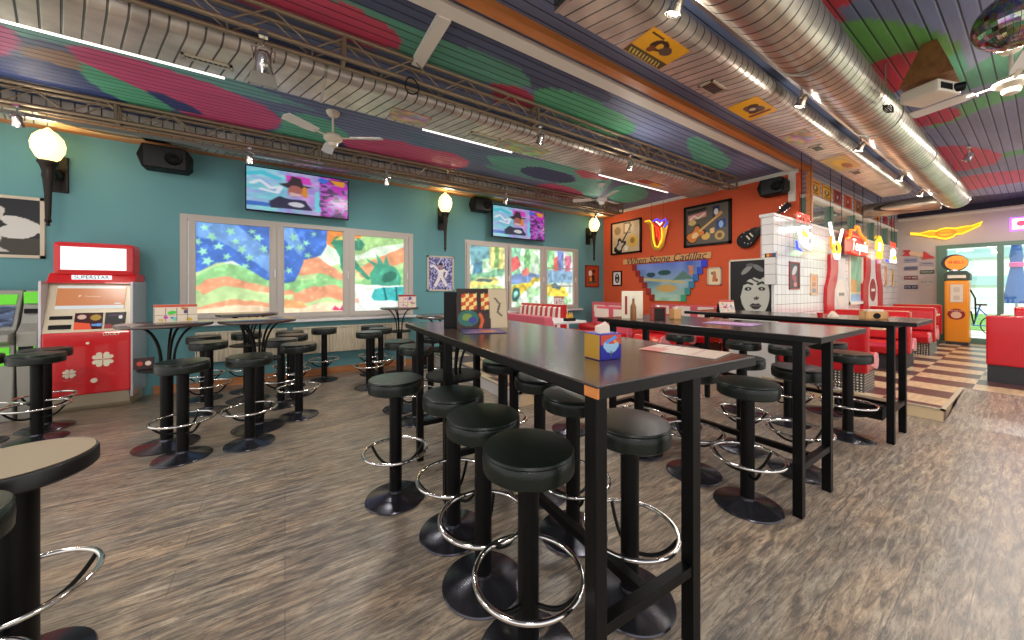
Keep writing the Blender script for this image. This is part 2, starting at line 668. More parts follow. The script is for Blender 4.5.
def layers(base, shapes):
    """function colouring points: shapes are ('p', outline, colour) or ('e', cx, cy, rx, ry, angle, colour)"""
    def f(x, y):
        col = np.tile(np.array(base, float), (len(x), 1))
        for s in shapes:
            if s[0] == 'p':
                m = inpoly(x, y, s[1])
                c = s[2]
            elif s[0] == 'e':
                _, cx, cy, rx, ry, an, c = s
                dx, dy = x - cx, y - cy
                ca, sa = math.cos(an), math.sin(an)
                m = ((dx * ca + dy * sa) / rx) ** 2 + ((-dx * sa + dy * ca) / ry) ** 2 < 1
            elif s[0] == 'l':      # stroke along a polyline
                _, pts, w, c = s
                m = np.zeros(x.shape, bool)
                for (ax, ay), (bx, by) in zip(pts[:-1], pts[1:]):
                    vx, vy = bx - ax, by - ay
                    t = np.clip(((x - ax) * vx + (y - ay) * vy) / (vx * vx + vy * vy + 1e-9), 0, 1)
                    m |= np.hypot(x - ax - t * vx, y - ay - t * vy) < w
            elif s[0] == 'f':
                m = np.ones(x.shape, bool)
                col = s[1](x, y, col)
                continue
            col[m] = c
        return col
    return f


def soft(fn, r, warp=0.0, n=9):
    """a print with soft, brushy edges"""
    def f(x, y):
        if warp:
            x = x + (vnoise(x, y, 7, 101) - .5) * warp
            y = y + (vnoise(x, y, 8, 102) - .5) * warp
        acc = fn(x, y) * 1.0
        for k in range(n - 1):
            a = 2 * PI * k / (n - 1)
            q_ = r * (0.5 if k % 2 else 1.0)
            acc = acc + fn(x + q_ * math.cos(a), y + q_ * math.sin(a))
        return acc / n
    return f


def vnoise(x, y, sc, seed=0):
    """smooth value noise"""
    rs = np.random.RandomState(seed)
    g = rs.rand(64, 64)
    X = x * sc
    Y = y * sc
    xi = np.floor(X).astype(int)
    yi = np.floor(Y).astype(int)
    fx = X - xi
    fy = Y - yi
    fx = fx * fx * (3 - 2 * fx)
    fy = fy * fy * (3 - 2 * fy)
    G = lambda a, b: g[a % 64, b % 64]
    return (G(xi, yi) * (1 - fx) + G(xi + 1, yi) * fx) * (1 - fy) + (G(xi, yi + 1) * (1 - fx) + G(xi + 1, yi + 1) * fx) * fy


def sheet(name, o, u, v, nx, ny, fn, mat, parent=None, ax=(0, 1), ay=(0, 1), thick=0.0):
    """grid sheet from corner o along u and v, coloured by fn over the ranges ax, ay"""
    o = Vector(o); u = Vector(u); v = Vector(v)
    if parent: o = o - parent.location
    s, t = np.meshgrid(np.linspace(0, 1, nx + 1), np.linspace(0, 1, ny + 1))
    s = s.ravel(); t = t.ravel()
    col = fn(ax[0] + s * (ax[1] - ax[0]), ay[0] + t * (ay[1] - ay[0])) / 255.0
    col = np.clip(col, 0, 1)
    col = np.where(col <= 0.04045, col / 12.92, ((col + 0.055) / 1.055) ** 2.4)
    P_ = np.array(o)[None] + s[:, None] * np.array(u)[None] + t[:, None] * np.array(v)[None]
    fs = [(j * (nx + 1) + i, j * (nx + 1) + i + 1, (j + 1) * (nx + 1) + i + 1, (j + 1) * (nx + 1) + i) for j in range(ny) for i in range(nx)]
    me = bpy.data.meshes.new(name)
    me.from_pydata([tuple(p) for p in P_], [], fs)
    a = me.color_attributes.new('Col', 'FLOAT_COLOR', 'POINT')
    a.data.foreach_set('color', np.hstack([col, np.ones((len(col), 1))]).ravel())
    me.materials.append(mat)
    ob = bpy.data.objects.new(name, me)
    C.objects.link(ob)
    if parent: ob.parent = parent
    if thick:
        sm = ob.modifiers.new('thickness', 'SOLIDIFY')
        sm.thickness = thick
        sm.offset = 0
    return ob


# ================================================================= THE SETTING
YT = 6.65      # teal wall
XR = 7.35      # orange-red wall
YP = 2.20      # tiled wall
XE = 14.0      # end wall with the glazed doors
ZC = 3.50      # ceiling
XL = -4.5
YB = -3.0
PZ = 0.13      # height of the booth floor

floor = MB().box(XL, XE + 0.2, YB, YT + 0.1, -0.1, 0)
struct('floor', floor, M['floor'])

# painted board ceiling
SL = (122, 134, 168)
CEIL = [
 ('e', 0.4, 2.6, 2.6, 0.35, 0.02, (62, 70, 100)),
 ('p', [(-1.839, 4.3), (-0.575, 4.3), (-0.2, 4.45), (0.3, 4.6), (-0.396, 4.66), (-1.586, 4.562), (-1.832, 4.597), (-1.895, 4.535)], (98, 158, 152)),
 ('p', [(-1.9, 4.488), (-1.843, 4.526), (-1.882, 4.684), (-1.996, 4.903), (-2.15, 5.08), (-2.9, 5.2), (-2.9, 4.5)], (200, 70, 128)),
 ('p', [(-1.899, 4.766), (-1.634, 4.666), (-1.551, 4.802), (-1.599, 5.007), (-1.856, 4.968), (-1.98, 4.969)], (150, 112, 92)),
 ('p', [(-2.15, 5.08), (-1.92, 4.95), (-1.621, 5.02), (-1.45, 5.1), (-1.2, 5.6), (-1.96, 5.7), (-2.6, 5.7)], (40, 58, 120)),
 ('p', [(-1.586, 4.562), (-1.44, 4.51), (-1.046, 4.523), (-0.595, 4.604), (-0.217, 4.813), (-0.07, 5.084), (-0.139, 5.393), (-0.327, 5.64), (-0.946, 5.62), (-1.206, 5.219), (-1.55, 5.0), (-1.593, 4.8)], (206, 66, 116)),
 ('p', [(-1.567, 4.812), (-1.4, 4.95), (-1.2, 5.12), (-1.05, 5.35), (-1.094, 5.65), (-1.307, 5.68), (-1.55, 5.4), (-1.65, 5.1)], (76, 170, 130)),
 ('p', [(-1.2, 5.1), (-1.072, 5.1), (-0.88, 5.312), (-0.85, 5.5), (-1.05, 5.5)], (40, 52, 112)),
 ('p', [(-0.09, 4.9), (0.2, 4.75), (0.461, 4.783), (0.75, 5.1), (0.75, 5.5), (0.544, 5.7), (0.174, 5.7), (-0.251, 5.7), (-0.08, 5.3)], (84, 176, 140)),
 ('p', [(0.55, 5.4), (0.75, 5.2), (0.95, 5.5), (0.7, 5.7)], (40, 50, 108)),
 ('p', [(1.236, 4.528), (1.8, 4.587), (2.461, 4.557), (3.0, 4.4), (3.3, 4.8), (3.0, 5.1), (2.258, 4.98), (1.471, 4.88)], (92, 120, 150)),
 ('p', [(0.638, 5.345), (0.917, 5.05), (1.353, 4.93), (2.177, 4.92), (2.5, 5.087), (2.6, 5.348), (2.3, 5.7), (0.9, 5.75)], (204, 70, 116)),
 ('p', [(2.6, 4.75), (3.0, 4.55), (3.361, 4.45), (3.9, 4.22), (4.65, 4.25), (5.2, 4.541), (5.6, 5.1), (5.9, 5.9), (4.697, 5.5), (4.4, 5.25), (4.7, 4.95), (4.4, 4.66), (3.9, 4.72), (3.4, 5.05), (2.9, 5.0)], (96, 184, 160)),
 ('e', 3.55, 5.15, 0.75, 0.12, 0.05, (88, 160, 150)),
 ('e', 4.0, 4.92, 0.62, 0.28, 0.1, (44, 54, 100)),
 ('e', 4.9, 5.65, 0.75, 0.36, 0.3, (206, 74, 116)),
 ('p', [(4.2, 4.45), (4.5, 4.28), (4.977, 4.35), (5.1, 4.55), (4.625, 4.7)], (206, 70, 96)),
 ('e', 6.25, 4.98, 0.75, 0.42, 0.6, (80, 178, 146)),
 ('p', [(0.21, 2.9), (0.36, 2.745), (0.77, 2.74), (1.371, 2.70), (1.878, 2.70), (2.1, 2.86), (1.945, 3.0), (1.108, 3.12), (0.7, 3.12), (0.3, 3.0)], (74, 142, 116)),
 ('p', [(-0.9, 2.95), (-0.136, 2.789), (0.198, 2.81), (0.476, 2.798), (0.76, 2.85), (0.86, 2.95), (0.8, 3.05), (0.6, 3.15), (0.049, 3.16), (-0.9, 3.25)], (188, 50, 78)),
 ('p', [(1.717, 3.035), (1.948, 2.96), (2.24, 3.0), (2.35, 3.2), (1.9, 3.3)], (188, 50, 78)),
 ('p', [(2.16, 2.912), (2.308, 2.79), (2.55, 2.74), (2.903, 2.735), (3.35, 2.74), (3.7, 2.82), (3.85, 2.95), (3.86, 3.15), (3.653, 3.25), (2.737, 3.2), (2.292, 3.1)], (70, 160, 112)),
 ('p', [(4.65, 2.72), (4.68, 2.6), (4.9, 2.58), (5.3, 2.62), (5.923, 2.76), (6.3, 3.0), (6.1, 3.15), (5.6, 3.12)], (92, 190, 160)),
 ('p', [(2.7, 1.15), (3.13, 0.888), (3.396, 0.7), (3.45, 0.802), (3.384, 1.0), (3.2, 1.3)], (180, 34, 46)),
 ('p', [(3.35, 0.98), (3.447, 0.85), (3.72, 0.86), (3.9, 1.25), (3.5, 1.3)], (180, 34, 46)),
 ('p', [(3.55, 1.1), (3.63, 0.85), (3.70, 0.76), (3.9, 0.63), (4.159, 0.53), (4.491, 0.44), (4.805, 0.40), (5.196, 0.39), (5.42, 0.436), (5.5, 0.57), (5.25, 0.70), (5.024, 0.78), (4.6, 1.1)], (84, 150, 60)),
 ('p', [(4.9, 0.40), (5.196, 0.39), (5.42, 0.436), (5.5, 0.57), (5.25, 0.70), (5.1, 0.6), (5.0, 0.5)], (64, 146, 110)),
 ('p', [(4.60, 1.1), (4.52, 0.82), (4.55, 0.68), (4.65, 0.585), (4.80, 0.55), (4.95, 0.57), (5.15, 0.68), (5.5, 1.0), (5.3, 1.2)], (190, 32, 50)),
 ('p', [(5.02, -0.3), (5.2, 0.15), (5.302, 0.299), (5.434, 0.44), (5.46, 0.6), (5.78, 0.66), (5.98, 0.5), (5.98, 0.306), (6.0, -0.3)], (76, 140, 112)),
 ('p', [(6.75, 0.8), (6.4, 0.55), (6.228, 0.3), (6.3, -0.3), (6.7, -0.3), (6.66, 0.3), (6.88, 0.6), (6.95, 0.8)], (90, 160, 100)),
 ('p', [(6.2, 0.9), (6.33, 0.62), (6.5, 0.53), (6.7, 0.525), (6.85, 0.639), (6.75, 0.9)], (190, 44, 70)),
 ('p', [(7.8, 1.2), (8.0, 0.8), (8.284, 0.62), (8.7, 0.46), (9.227, 0.37), (9.8, 0.44), (9.9, 0.72), (9.6, 1.2)], (206, 66, 90)),
 ('p', [(10.4, 1.0), (10.5, 0.54), (10.7, 0.147), (10.8, -0.5), (11.9, -0.5), (11.85, 0.6), (12.2, 1.2)], (206, 66, 90)),
 ('p', [(12.4, 2.2), (13.0, 0.4), (12.6, -3), (14.2, -3), (14.2, 2.2)], (30, 26, 58)),
 ('p', [(9.1, 0.381), (9.1, -0.4), (9.45, -0.4), (9.46, 0.375)], (90, 160, 100)),
]


def ceil_fn(x, y):
    # lilac-grey paint beyond the last duct, slate blue over the bar area
    k = np.clip((x - 3.0) / 4.0, 0, 1)[:, None] * (y < 1.2)[:, None]
    base = np.array(SL)[None] * (1 - k) + np.array((150, 148, 176))[None] * k
    tmp = layers((0, 0, 0), [])(x, y)
    dx = (vnoise(x, y, 1.5, 3) - 0.5) * 0.10
    xx, yy = x + dx, y + (vnoise(x, y, 1.8, 5) - 0.5) * 0.06
    col = base.copy()
    m = vnoise(x, y, 1.1, 9)[:, None]
    col *= 0.86 + 0.3 * m
    sh = layers((-1, -1, -1), CEIL)(xx, yy)
    hit = sh[:, 0] >= 0
    col[hit] = sh[hit] * 0.94 + 26
    return col


bm_c = MB().box(XL, XE + 0.2, YB, YT + 0.1, ZC + 0.012, ZC + 0.12)
ceil = struct('ceiling', bm_c, M['darkceil'])
sheet('painted_boards', (XL, YB, ZC), (XE - XL, 0, 0), (0, YT - YB, 0), 520, 260, ceil_fn, M['mural'], ceil, ax=(XL, XE), ay=(YB, YT))


# walls ---------------------------------------------------------
def wall_with_holes(name, mat, x0, x1, z0, z1, holes, y0, y1):
    """wall along X with rectangular openings"""
    mb = MB()
    xs = sorted(set([x0, x1] + [h[0] for h in holes] + [h[1] for h in holes]))
    for a, b in zip(xs[:-1], xs[1:]):
        mid = (a + b) / 2
        h = [q for q in holes if q[0] < mid < q[1]]
        if h:
            mb.box(a, b, y0, y1, z0, h[0][2])
            mb.box(a, b, y0, y1, h[0][3], z1)
        else:
            mb.box(a, b, y0, y1, z0, z1)
    return struct(name, mb, mat)


WIN1 = (-1.237, 2.063, 0.95, 2.50)
WIN2 = (3.161, 6.389, 0.95, 2.48)
wall_with_holes('wall_left', M['teal'], XL, XR + 0.15, 0, ZC, [WIN1, WIN2], YT, YT + 0.15)
struct('wall_back', MB().box(XR, XR + 0.15, YP + 0.1, YT, 0, ZC), M['red'])
struct('baseboard_left', MB().box(-1.5, XR, YT - 0.018, YT, 0, 0.11), M['basewood'])
struct('trim_1', MB().box(XL, XR, 6.42, YT, 3.375, 3.41), M['orangewood'])
struct('trim_2', MB().box(XR - 0.03, XR, 2.3, YT, ZC - 0.07, ZC), M['white'])
# window frames and panes
def stars(cx, cy, r, a):
    p = []
    for k in range(10):
        rr = r if k % 2 == 0 else r * 0.42
        t = a + PI / 2 + k * PI / 5
        p.append((cx + rr * math.cos(t), cy + rr * math.sin(t)))
    return p


BL1, BL2, STC = (70, 118, 206), (118, 168, 230), (160, 232, 200)
GRN, ORG, CRM, WHT = (150, 210, 140), (238, 164, 124), (252, 226, 190), (250, 254, 248)
flag = [
 ('p', [(-1.3, 1.05), (-1.3, 1.9), (-0.9, 1.95), (-0.7, 1.78), (-0.4, 1.7), (0.0, 1.62), (0.35, 1.75), (0.9, 1.9), (2.1, 2.2), (2.1, 1.0)], (196, 226, 160)),
 ('p', [(-1.3, 1.3), (-1.0, 1.68), (-0.75, 1.82), (-0.5, 1.78), (-0.1, 1.55), (0.4, 1.6), (0.6, 1.85), (0.9, 1.55), (0.9, 1.3), (0.4, 1.3), (0.0, 1.38), (-0.5, 1.5), (-0.8, 1.5), (-1.1, 1.35)], GRN),
 ('p', [(-1.1, 1.45), (-0.95, 1.58), (-0.7, 1.62), (-0.4, 1.52), (-0.1, 1.42), (0.1, 1.42), (0.15, 1.34), (-0.2, 1.36), (-0.5, 1.44), (-0.75, 1.48), (-1.0, 1.36)], ORG),
 ('p', [(0.05, 1.9), (0.2, 2.02), (0.42, 2.0), (0.7, 1.8), (1.0, 1.6), (1.0, 1.5), (0.75, 1.62), (0.5, 1.7), (0.2, 1.66), (0.1, 1.7)], ORG),
 ('p', [(0.1, 1.33), (0.4, 1.48), (0.7, 1.5), (0.9, 1.42), (0.9, 1.2), (0.6, 1.3), (0.35, 1.22), (0.15, 1.2)], ORG),
 ('p', [(-1.1, 1.15), (-0.7, 1.28), (-0.4, 1.26), (-0.2, 1.2), (-0.2, 1.08), (-1.1, 1.05)], ORG),
 ('p', [(-0.1, 1.05), (0.0, 1.28), (0.25, 1.22), (0.4, 1.05)], (250, 180, 120)),
 ('p', [(-1.3, 1.05), (-1.1, 1.14), (-0.6, 1.2), (-0.2, 1.15), (0.2, 1.12), (0.5, 1.2), (0.9, 1.2), (0.9, 1.0), (-1.3, 1.0)], CRM),
 ('p', [(-1.3, 2.6), (-1.3, 1.66), (-1.05, 1.68), (-0.85, 1.82), (-0.65, 1.86), (-0.45, 1.72), (-0.25, 1.58), (0.0, 1.52), (0.12, 1.55), (0.2, 1.7), (0.25, 1.92), (0.35, 1.95), (0.5, 2.0), (0.6, 2.15), (0.62, 2.6)], BL1),
 ('p', [(-1.1, 2.5), (-0.6, 2.4), (-0.2, 2.0), (0.0, 1.7), (-0.2, 1.68), (-0.5, 1.95), (-0.8, 2.15), (-1.2, 2.2)], BL2),
 ('p', [(-0.3, 2.5), (0.0, 2.2), (0.2, 2.0), (0.3, 2.1), (0.1, 2.45)], BL2),
 ('p', [(0.62, 2.6), (0.6, 2.2), (0.8, 2.05), (0.95, 2.1), (2.1, 2.5), (2.1, 2.6)], (244, 150, 70)),
 ('p', [(1.0, 2.0), (1.4, 2.2), (1.9, 2.3), (1.95, 2.42), (1.2, 2.42), (0.95, 2.2)], (170, 214, 140)),
 ('p', [(1.05, 1.75), (1.3, 1.95), (1.95, 2.25), (1.95, 1.95), (1.6, 1.85), (1.2, 1.6)], (240, 164, 120)),
 ('p', [(1.05, 1.55), (1.3, 1.7), (1.95, 1.85), (1.95, 1.5), (1.0, 1.45)], GRN),
 # raised torch and arm
 ('p', [(0.66, 2.22), (0.74, 2.34), (1.1, 2.34), (1.2, 2.24), (1.14, 2.14), (0.98, 2.12), (0.98, 2.02), (1.3, 1.62), (1.24, 1.6), (0.94, 1.9), (0.86, 1.74), (0.8, 1.82), (0.8, 2.0), (0.72, 2.12)], (60, 150, 118)),
 ('p', [(0.72, 2.28), (0.85, 2.4), (1.0, 2.38), (1.08, 2.3)], (236, 226, 120)),
 # crowned profile
 ('p', [(1.28, 1.72), (1.36, 1.84), (1.2, 2.0), (1.42, 1.88), (1.4, 2.08), (1.52, 1.9), (1.56, 2.06), (1.62, 1.88), (1.74, 1.84), (1.84, 1.66), (1.82, 1.5), (1.3, 1.5)], (72, 168, 138)),
 ('e', 1.62, 1.66, 0.14, 0.09, 0.4, (44, 120, 100)),
 ('p', [(1.0, 1.52), (1.95, 1.5), (1.95, 1.0), (1.0, 1.0)], WHT),
 ('p', [(1.3, 1.3), (1.36, 1.44), (1.5, 1.47), (1.92, 1.48), (1.92, 1.22), (1.35, 1.22)], (70, 190, 190)),
 ('l', [(1.56, 1.24), (1.52, 1.46)], 0.015, (20, 110, 110)),
 ('l', [(1.75, 1.24), (1.75, 1.46)], 0.015, (20, 110, 110)),
 ('p', [(0.68, 1.08), (0.72, 1.16), (0.8, 1.1), (0.84, 1.18), (0.86, 1.08)], (220, 60, 120)),
 ('p', [(0.9, 1.18), (1.1, 1.3), (1.1, 1.2)], (244, 190, 160)),
]
for sx, sz, r, a in [(-0.98, 2.32, .05, .2), (-0.9, 2.2, .055, .6), (-0.82, 2.07, .06, .1), (-1.0, 1.98, .06, .4), (-0.95, 1.84, .06, .9), (-0.68, 2.3, .055, .5), (-0.62, 2.16, .05, .2), (-0.55, 2.04, .06, .7), (-0.42, 2.32, .05, .3), (-0.35, 2.22, .06, .9), (-0.28, 2.06, .055, .4), (-0.45, 1.92, .06, .1), (-0.5, 1.78, .05, .6), (-0.72, 1.92, .05, 1.0), (0.12, 2.28, .06, .3), (0.2, 2.12, .06, .6), (0.05, 2.1, .05, .2), (0.32, 2.0, .05, .9), (0.4, 2.36, .04, .3), (0.05, 1.74, .055, .4), (-1.05, 2.12, .05, .8), (0.3, 2.2, .05, .8)]:
    flag.insert(13, ('p', stars(sx, sz, r * 1.25, a), STC))


def wash(x, y, col):
    n1 = vnoise(x, y, 9, 11)[:, None]
    n2 = vnoise(x, y, 22, 12)[:, None]
    return np.clip(col * (0.82 + 0.22 * n1 + 0.10 * n2) + (n2 > 0.82) * 18, 0, 255)


flag.append(('f', wash))

city = [
 ('f', lambda x, y, c: np.where((vnoise(x, y, 6, 21)[:, None] > 0.55), np.array((176, 232, 170.)), c)),
 ('p', [(3.3, 2.4), (3.3, 1.95), (3.7, 2.1), (3.95, 2.1), (4.0, 2.4)], (92, 150, 160)),
 ('p', [(3.35, 2.0), (3.6, 2.05), (3.6, 1.8), (3.35, 1.75)], (60, 120, 150)),
 ('p', [(3.75, 2.4), (4.15, 2.4), (4.15, 1.85), (3.8, 1.9)], (232, 226, 130)),
 ('p', [(3.9, 2.4), (4.0, 2.4), (3.98, 1.9), (3.88, 1.9)], (120, 170, 90)),
 ('p', [(3.25, 1.75), (4.15, 1.9), (4.15, 1.75), (3.25, 1.6)], (110, 170, 130)),
 ('p', [(3.25, 1.55), (3.5, 1.7), (3.9, 1.7), (4.05, 1.6), (3.9, 1.5), (3.25, 1.45)], (240, 220, 110)),
 ('p', [(3.4, 1.62), (3.5, 1.68), (3.8, 1.68), (3.85, 1.6)], (60, 90, 90)),
 ('p', [(3.25, 1.4), (3.7, 1.55), (4.1, 1.5), (4.1, 1.15), (3.25, 1.1)], (196, 226, 130)),
 ('p', [(3.5, 1.1), (3.7, 1.35), (4.1, 1.4), (4.15, 1.05)], (236, 236, 190)),
 ('p', [(4.3, 2.4), (4.6, 2.4), (4.55, 1.7), (4.3, 1.75)], (130, 200, 160)),
 ('p', [(4.3, 2.1), (4.5, 2.2), (4.6, 2.0), (4.5, 1.9), (4.3, 1.85)], (226, 90, 90)),
 ('p', [(4.7, 2.4), (4.85, 2.4), (4.85, 1.8), (4.7, 1.8)], (110, 180, 110)),
 ('p', [(4.3, 1.75), (4.7, 1.85), (5.15, 1.8), (5.15, 1.65), (4.3, 1.55)], (110, 140, 190)),
 ('p', [(4.6, 1.88), (4.8, 1.95), (4.85, 1.8), (4.65, 1.75)], (232, 110, 100)),
 # yellow taxi
 ('p', [(4.3, 1.12), (4.3, 1.45), (4.5, 1.56), (4.85, 1.62), (4.98, 1.76), (5.04, 1.72), (4.96, 1.55), (4.7, 1.42), (4.55, 1.25)], (240, 206, 60)),
 ('e', 4.46, 1.32, 0.11, 0.17, -0.3, (24, 90, 90)),
 ('e', 4.46, 1.32, 0.055, 0.09, -0.3, (150, 220, 210)),
 ('p', [(4.98, 1.68), (5.16, 1.74), (5.16, 1.66), (5.0, 1.6)], (230, 200, 70)),
 ('p', [(5.35, 2.4), (5.6, 2.4), (5.6, 1.9), (5.35, 1.9)], (150, 220, 150)),
 ('p', [(5.7, 2.4), (5.9, 2.4), (5.9, 1.7), (5.7, 1.7)], (110, 130, 200)),
 ('p', [(5.95, 2.3), (6.15, 2.3), (6.15, 1.75), (5.95, 1.75)], (226, 120, 150)),
 ('p', [(5.6, 2.2), (5.72, 2.3), (5.72, 1.9), (5.6, 1.9)], (232, 100, 90)),
 ('p', [(5.35, 1.9), (6.2, 1.9), (6.2, 1.6), (5.35, 1.6)], (120, 160, 190)),
 ('p', [(5.33, 1.3), (5.36, 1.52), (5.6, 1.6), (5.9, 1.5), (6.1, 1.3), (5.8, 1.22)], (240, 214, 70)),
 ('p', [(5.5, 1.55), (5.6, 1.6), (5.85, 1.52), (5.8, 1.44), (5.55, 1.46)], (70, 110, 120)),
 ('f', lambda x, y, c: np.clip(c * (0.62 + 0.5 * vnoise(x, y, 14, 31)[:, None]) + 34, 0, 255)),
]


def window(num, W_, panes, fn, extra=None):
    x0, x1, z0, z1 = W_
    yf0, yf1 = YT - 0.01, YT + 0.10
    mb = MB()
    t = 0.075
    mb.box(x0, x1, yf0, yf1, z0, z0 + t)
    mb.box(x0, x1, yf0, yf1, z1 - t, z1)
    mb.box(x0, x0 + t, yf0, yf1, z0 + t, z1 - t)
    mb.box(x1 - t, x1, yf0, yf1, z0 + t, z1 - t)
    for a, b in zip(panes[:-1], panes[1:]):
        mb.box(a[1] - 0.02, b[0] + 0.02, yf0 - 0.012, yf1, z0 + t, z1 - t)
    for p in panes:    # sash around each pane
        mb.box(p[0] - 0.07, p[0], yf0 - 0.02, yf1 - 0.03, p[2] - 0.07, p[3] + 0.05)
        mb.box(p[1], p[1] + 0.07, yf0 - 0.02, yf1 - 0.03, p[2] - 0.07, p[3] + 0.05)
        mb.box(p[0], p[1], yf0 - 0.02, yf1 - 0.03, p[2] - 0.07, p[2])
        mb.box(p[0], p[1], yf0 - 0.02, yf1 - 0.03, p[3], p[3] + 0.05)
    o = struct('window_%d' % num, mb, M['frame'])
    for p in panes:
        sheet('window_pane', (p[0], YT + 0.02, p[2]), (p[1] - p[0], 0, 0), (0, 0, p[3] - p[2]), 110, 130, fn, M['winprint'], o, ax=(p[0], p[1]), ay=(p[2], p[3]), thick=0.006)
        h = MB()
        h.rbox(p[1] + 0.045, p[1] + 0.065, yf0 - 0.05, yf0 - 0.02, 1.62, 1.74, 0.004)
        h.build('window_handle', M['sillwhite'], o)
    if extra:
        extra(o)
    return o


window(1, WIN1, [(-1.07, -0.185, 1.085, 2.40), (-0.03, 0.86, 1.055, 2.43), (1.01, 1.89, 1.05, 2.385)], soft(layers((226, 244, 222), flag), 0.012, 0.03))


def bars(o):
    m = MB()
    for z in (1.52, 1.96):
        m.box(5.33, 6.21, YT - 0.005, YT + 0.012, z - 0.012, z + 0.012)
    m.build('glazing_bar', M['frame'], o)


window(2, WIN2, [(3.26, 4.17, 1.05, 2.37), (4.29, 5.17, 1.02, 2.39), (5.33, 6.21, 1.05, 2.395)], soft(layers((230, 250, 232), city), 0.02, 0.05), bars)
struct('trim_3', MB().box(-1.25, 2.10, YT - 0.13, YT, 0.905, 0.945), M['sillwhite'], bevel=0.006)
struct('trim_4', MB().box(3.12, 6.45, YT - 0.13, YT, 0.905, 0.945), M['sillwhite'], bevel=0.006)

# beam between the bar area and the booths: white board, then varnished timber
struct('trim_5', MB().box(XL, XR - 0.03, 2.34, 2.46, ZC - 0.035, ZC), M['white'])
struct('trim_6', MB().box(XL, XR, 2.16, 2.25, ZC - 0.06, ZC), M['orangewood'])
struct('trim_7', MB().box(0.955, 1.055, 2.46, 3.12, ZC - 0.05, ZC), M['white'])
struct('trim_8', MB().box(XR - 0.01, XR + 0.07, 2.13, 2.20, 2.56, ZC), M['orangewood'])
struct('trim_9', MB().box(XR - 0.035, XR, 2.34, 2.44, 2.95, ZC - 0.03), M['white'])

# tiled partition with the reflective window band and siding above it
struct('wall_partition', MB().box(6.05, XE, YP, YP + 0.16, PZ, 2.52), M['tile'])
pc = MB().box(6.03, XE, YP - 0.015, YP + 0.175, 2.52, 2.56)
struct('trim_10', pc, M['tileplain'])
struct('wall_upper', MB().box(XR + 0.15, XE, YP + 0.02, YP + 0.14, 3.05, ZC), M['siding'])
wf = MB()
wf.box(XR + 0.06, XE, YP, YP + 0.12, 3.0, 3.06)
w3 = struct('window_3', wf, M['white'])
mb = MB()
for x in (XR + 0.10, 8.7, 10.1, 11.6, 12.9, 13.9):
    mb.box(x - 0.024, x + 0.024, YP, YP + 0.12, 2.56, 3.0)
mb.build('mullion', M['greenframe'], w3)
for a, b in zip((XR + 0.13, 8.735, 10.135, 11.635, 12.935), (8.665, 10.065, 11.565, 12.865, 13.865)):
    MB().box(a, b, YP + 0.06, YP + 0.075, 2.56, 3.0).build('window_pane', M['mirrorglass'], w3)

# end wall with green-framed glazing
struct('wall_end', MB().box(XE, XE + 0.15, 1.52, YP + 0.1, 0, ZC).box(XE, XE + 0.15, YB, 1.52, 2.55, ZC), M['warmgrey'])
struct('trim_11', MB().box(XE - 0.03, XE, YB, YP, 3.36, ZC), M['darkceil'])
struct('trim_12', MB().box(XE - 0.02, XE, YB, YP, 3.28, 3.33), M['white'])
gf = MB()
gf.box(XE - 0.03, XE + 0.12, YB, 1.52, 2.46, 2.55)
gf.box(XE - 0.03, XE + 0.12, 1.36, 1.52, PZ, 2.46)
gf.box(XE - 0.03, XE + 0.12, YB, 1.36, PZ, PZ + 0.12)
for y in (0.575, -0.45, -1.5):
    gf.box(XE - 0.03, XE + 0.12, y - 0.045, y + 0.045, PZ + 0.12, 2.46)
w4 = struct('window_4', gf, M['greenframe'])
for a, b in ((0.62, 1.36), (-0.405, 0.53), (-1.455, -0.495), (-3.0, -1.545)):
    MB().box(XE + 0.03, XE + 0.04, a, b, PZ + 0.12, 2.46).build('window_pane', M['glass'], w4)

# raised booth floor, its ramp, and the smaller platform under the window booths
pf = MB()
pf.box(7.50, XE + 0.15, YB, YP + 0.1, 0, PZ)
pf.box(5.95, 7.50, 0.60, YP + 0.1, 0, PZ)
plat = struct('floor_raised', pf, M['checker'])
MB().box(5.935, 5.95, 0.60, 2.3, 0, PZ - 0.015).build('riser', M['cream'], plat)
MB().box(5.93, 5.97, 0.585, 2.3, PZ - 0.015, PZ + 0.004).box(5.93, 7.5, 0.585, 0.62, PZ - 0.015, PZ + 0.004).build('nosing', M['silverpaint'], plat)
struct('floor_ramp', MB().prism([(5.95, 0.0), (7.50, 0.0), (7.50, PZ)], 1, YB, 0.585), M['floor'])
p2 = MB().box(2.40, XR, 3.50, YT - 0.0, 0, 0.165)
plat2 = struct('floor_window_platform', p2, M['checker'])
MB().box(2.385, 2.40, 3.49, YT - 0.05, 0, 0.15).build('side_riser', M['sillwhite'], plat2)
MB().box(2.39, XR, 3.485, 3.50, 0, 0.15).build('riser', M['cream'], plat2)
MB().box(2.38, XR, 3.48, 3.53, 0.15, 0.169).box(2.38, 2.43, 3.48, YT - 0.05, 0.15, 0.169).build('nosing', M['silverpaint'], plat2)

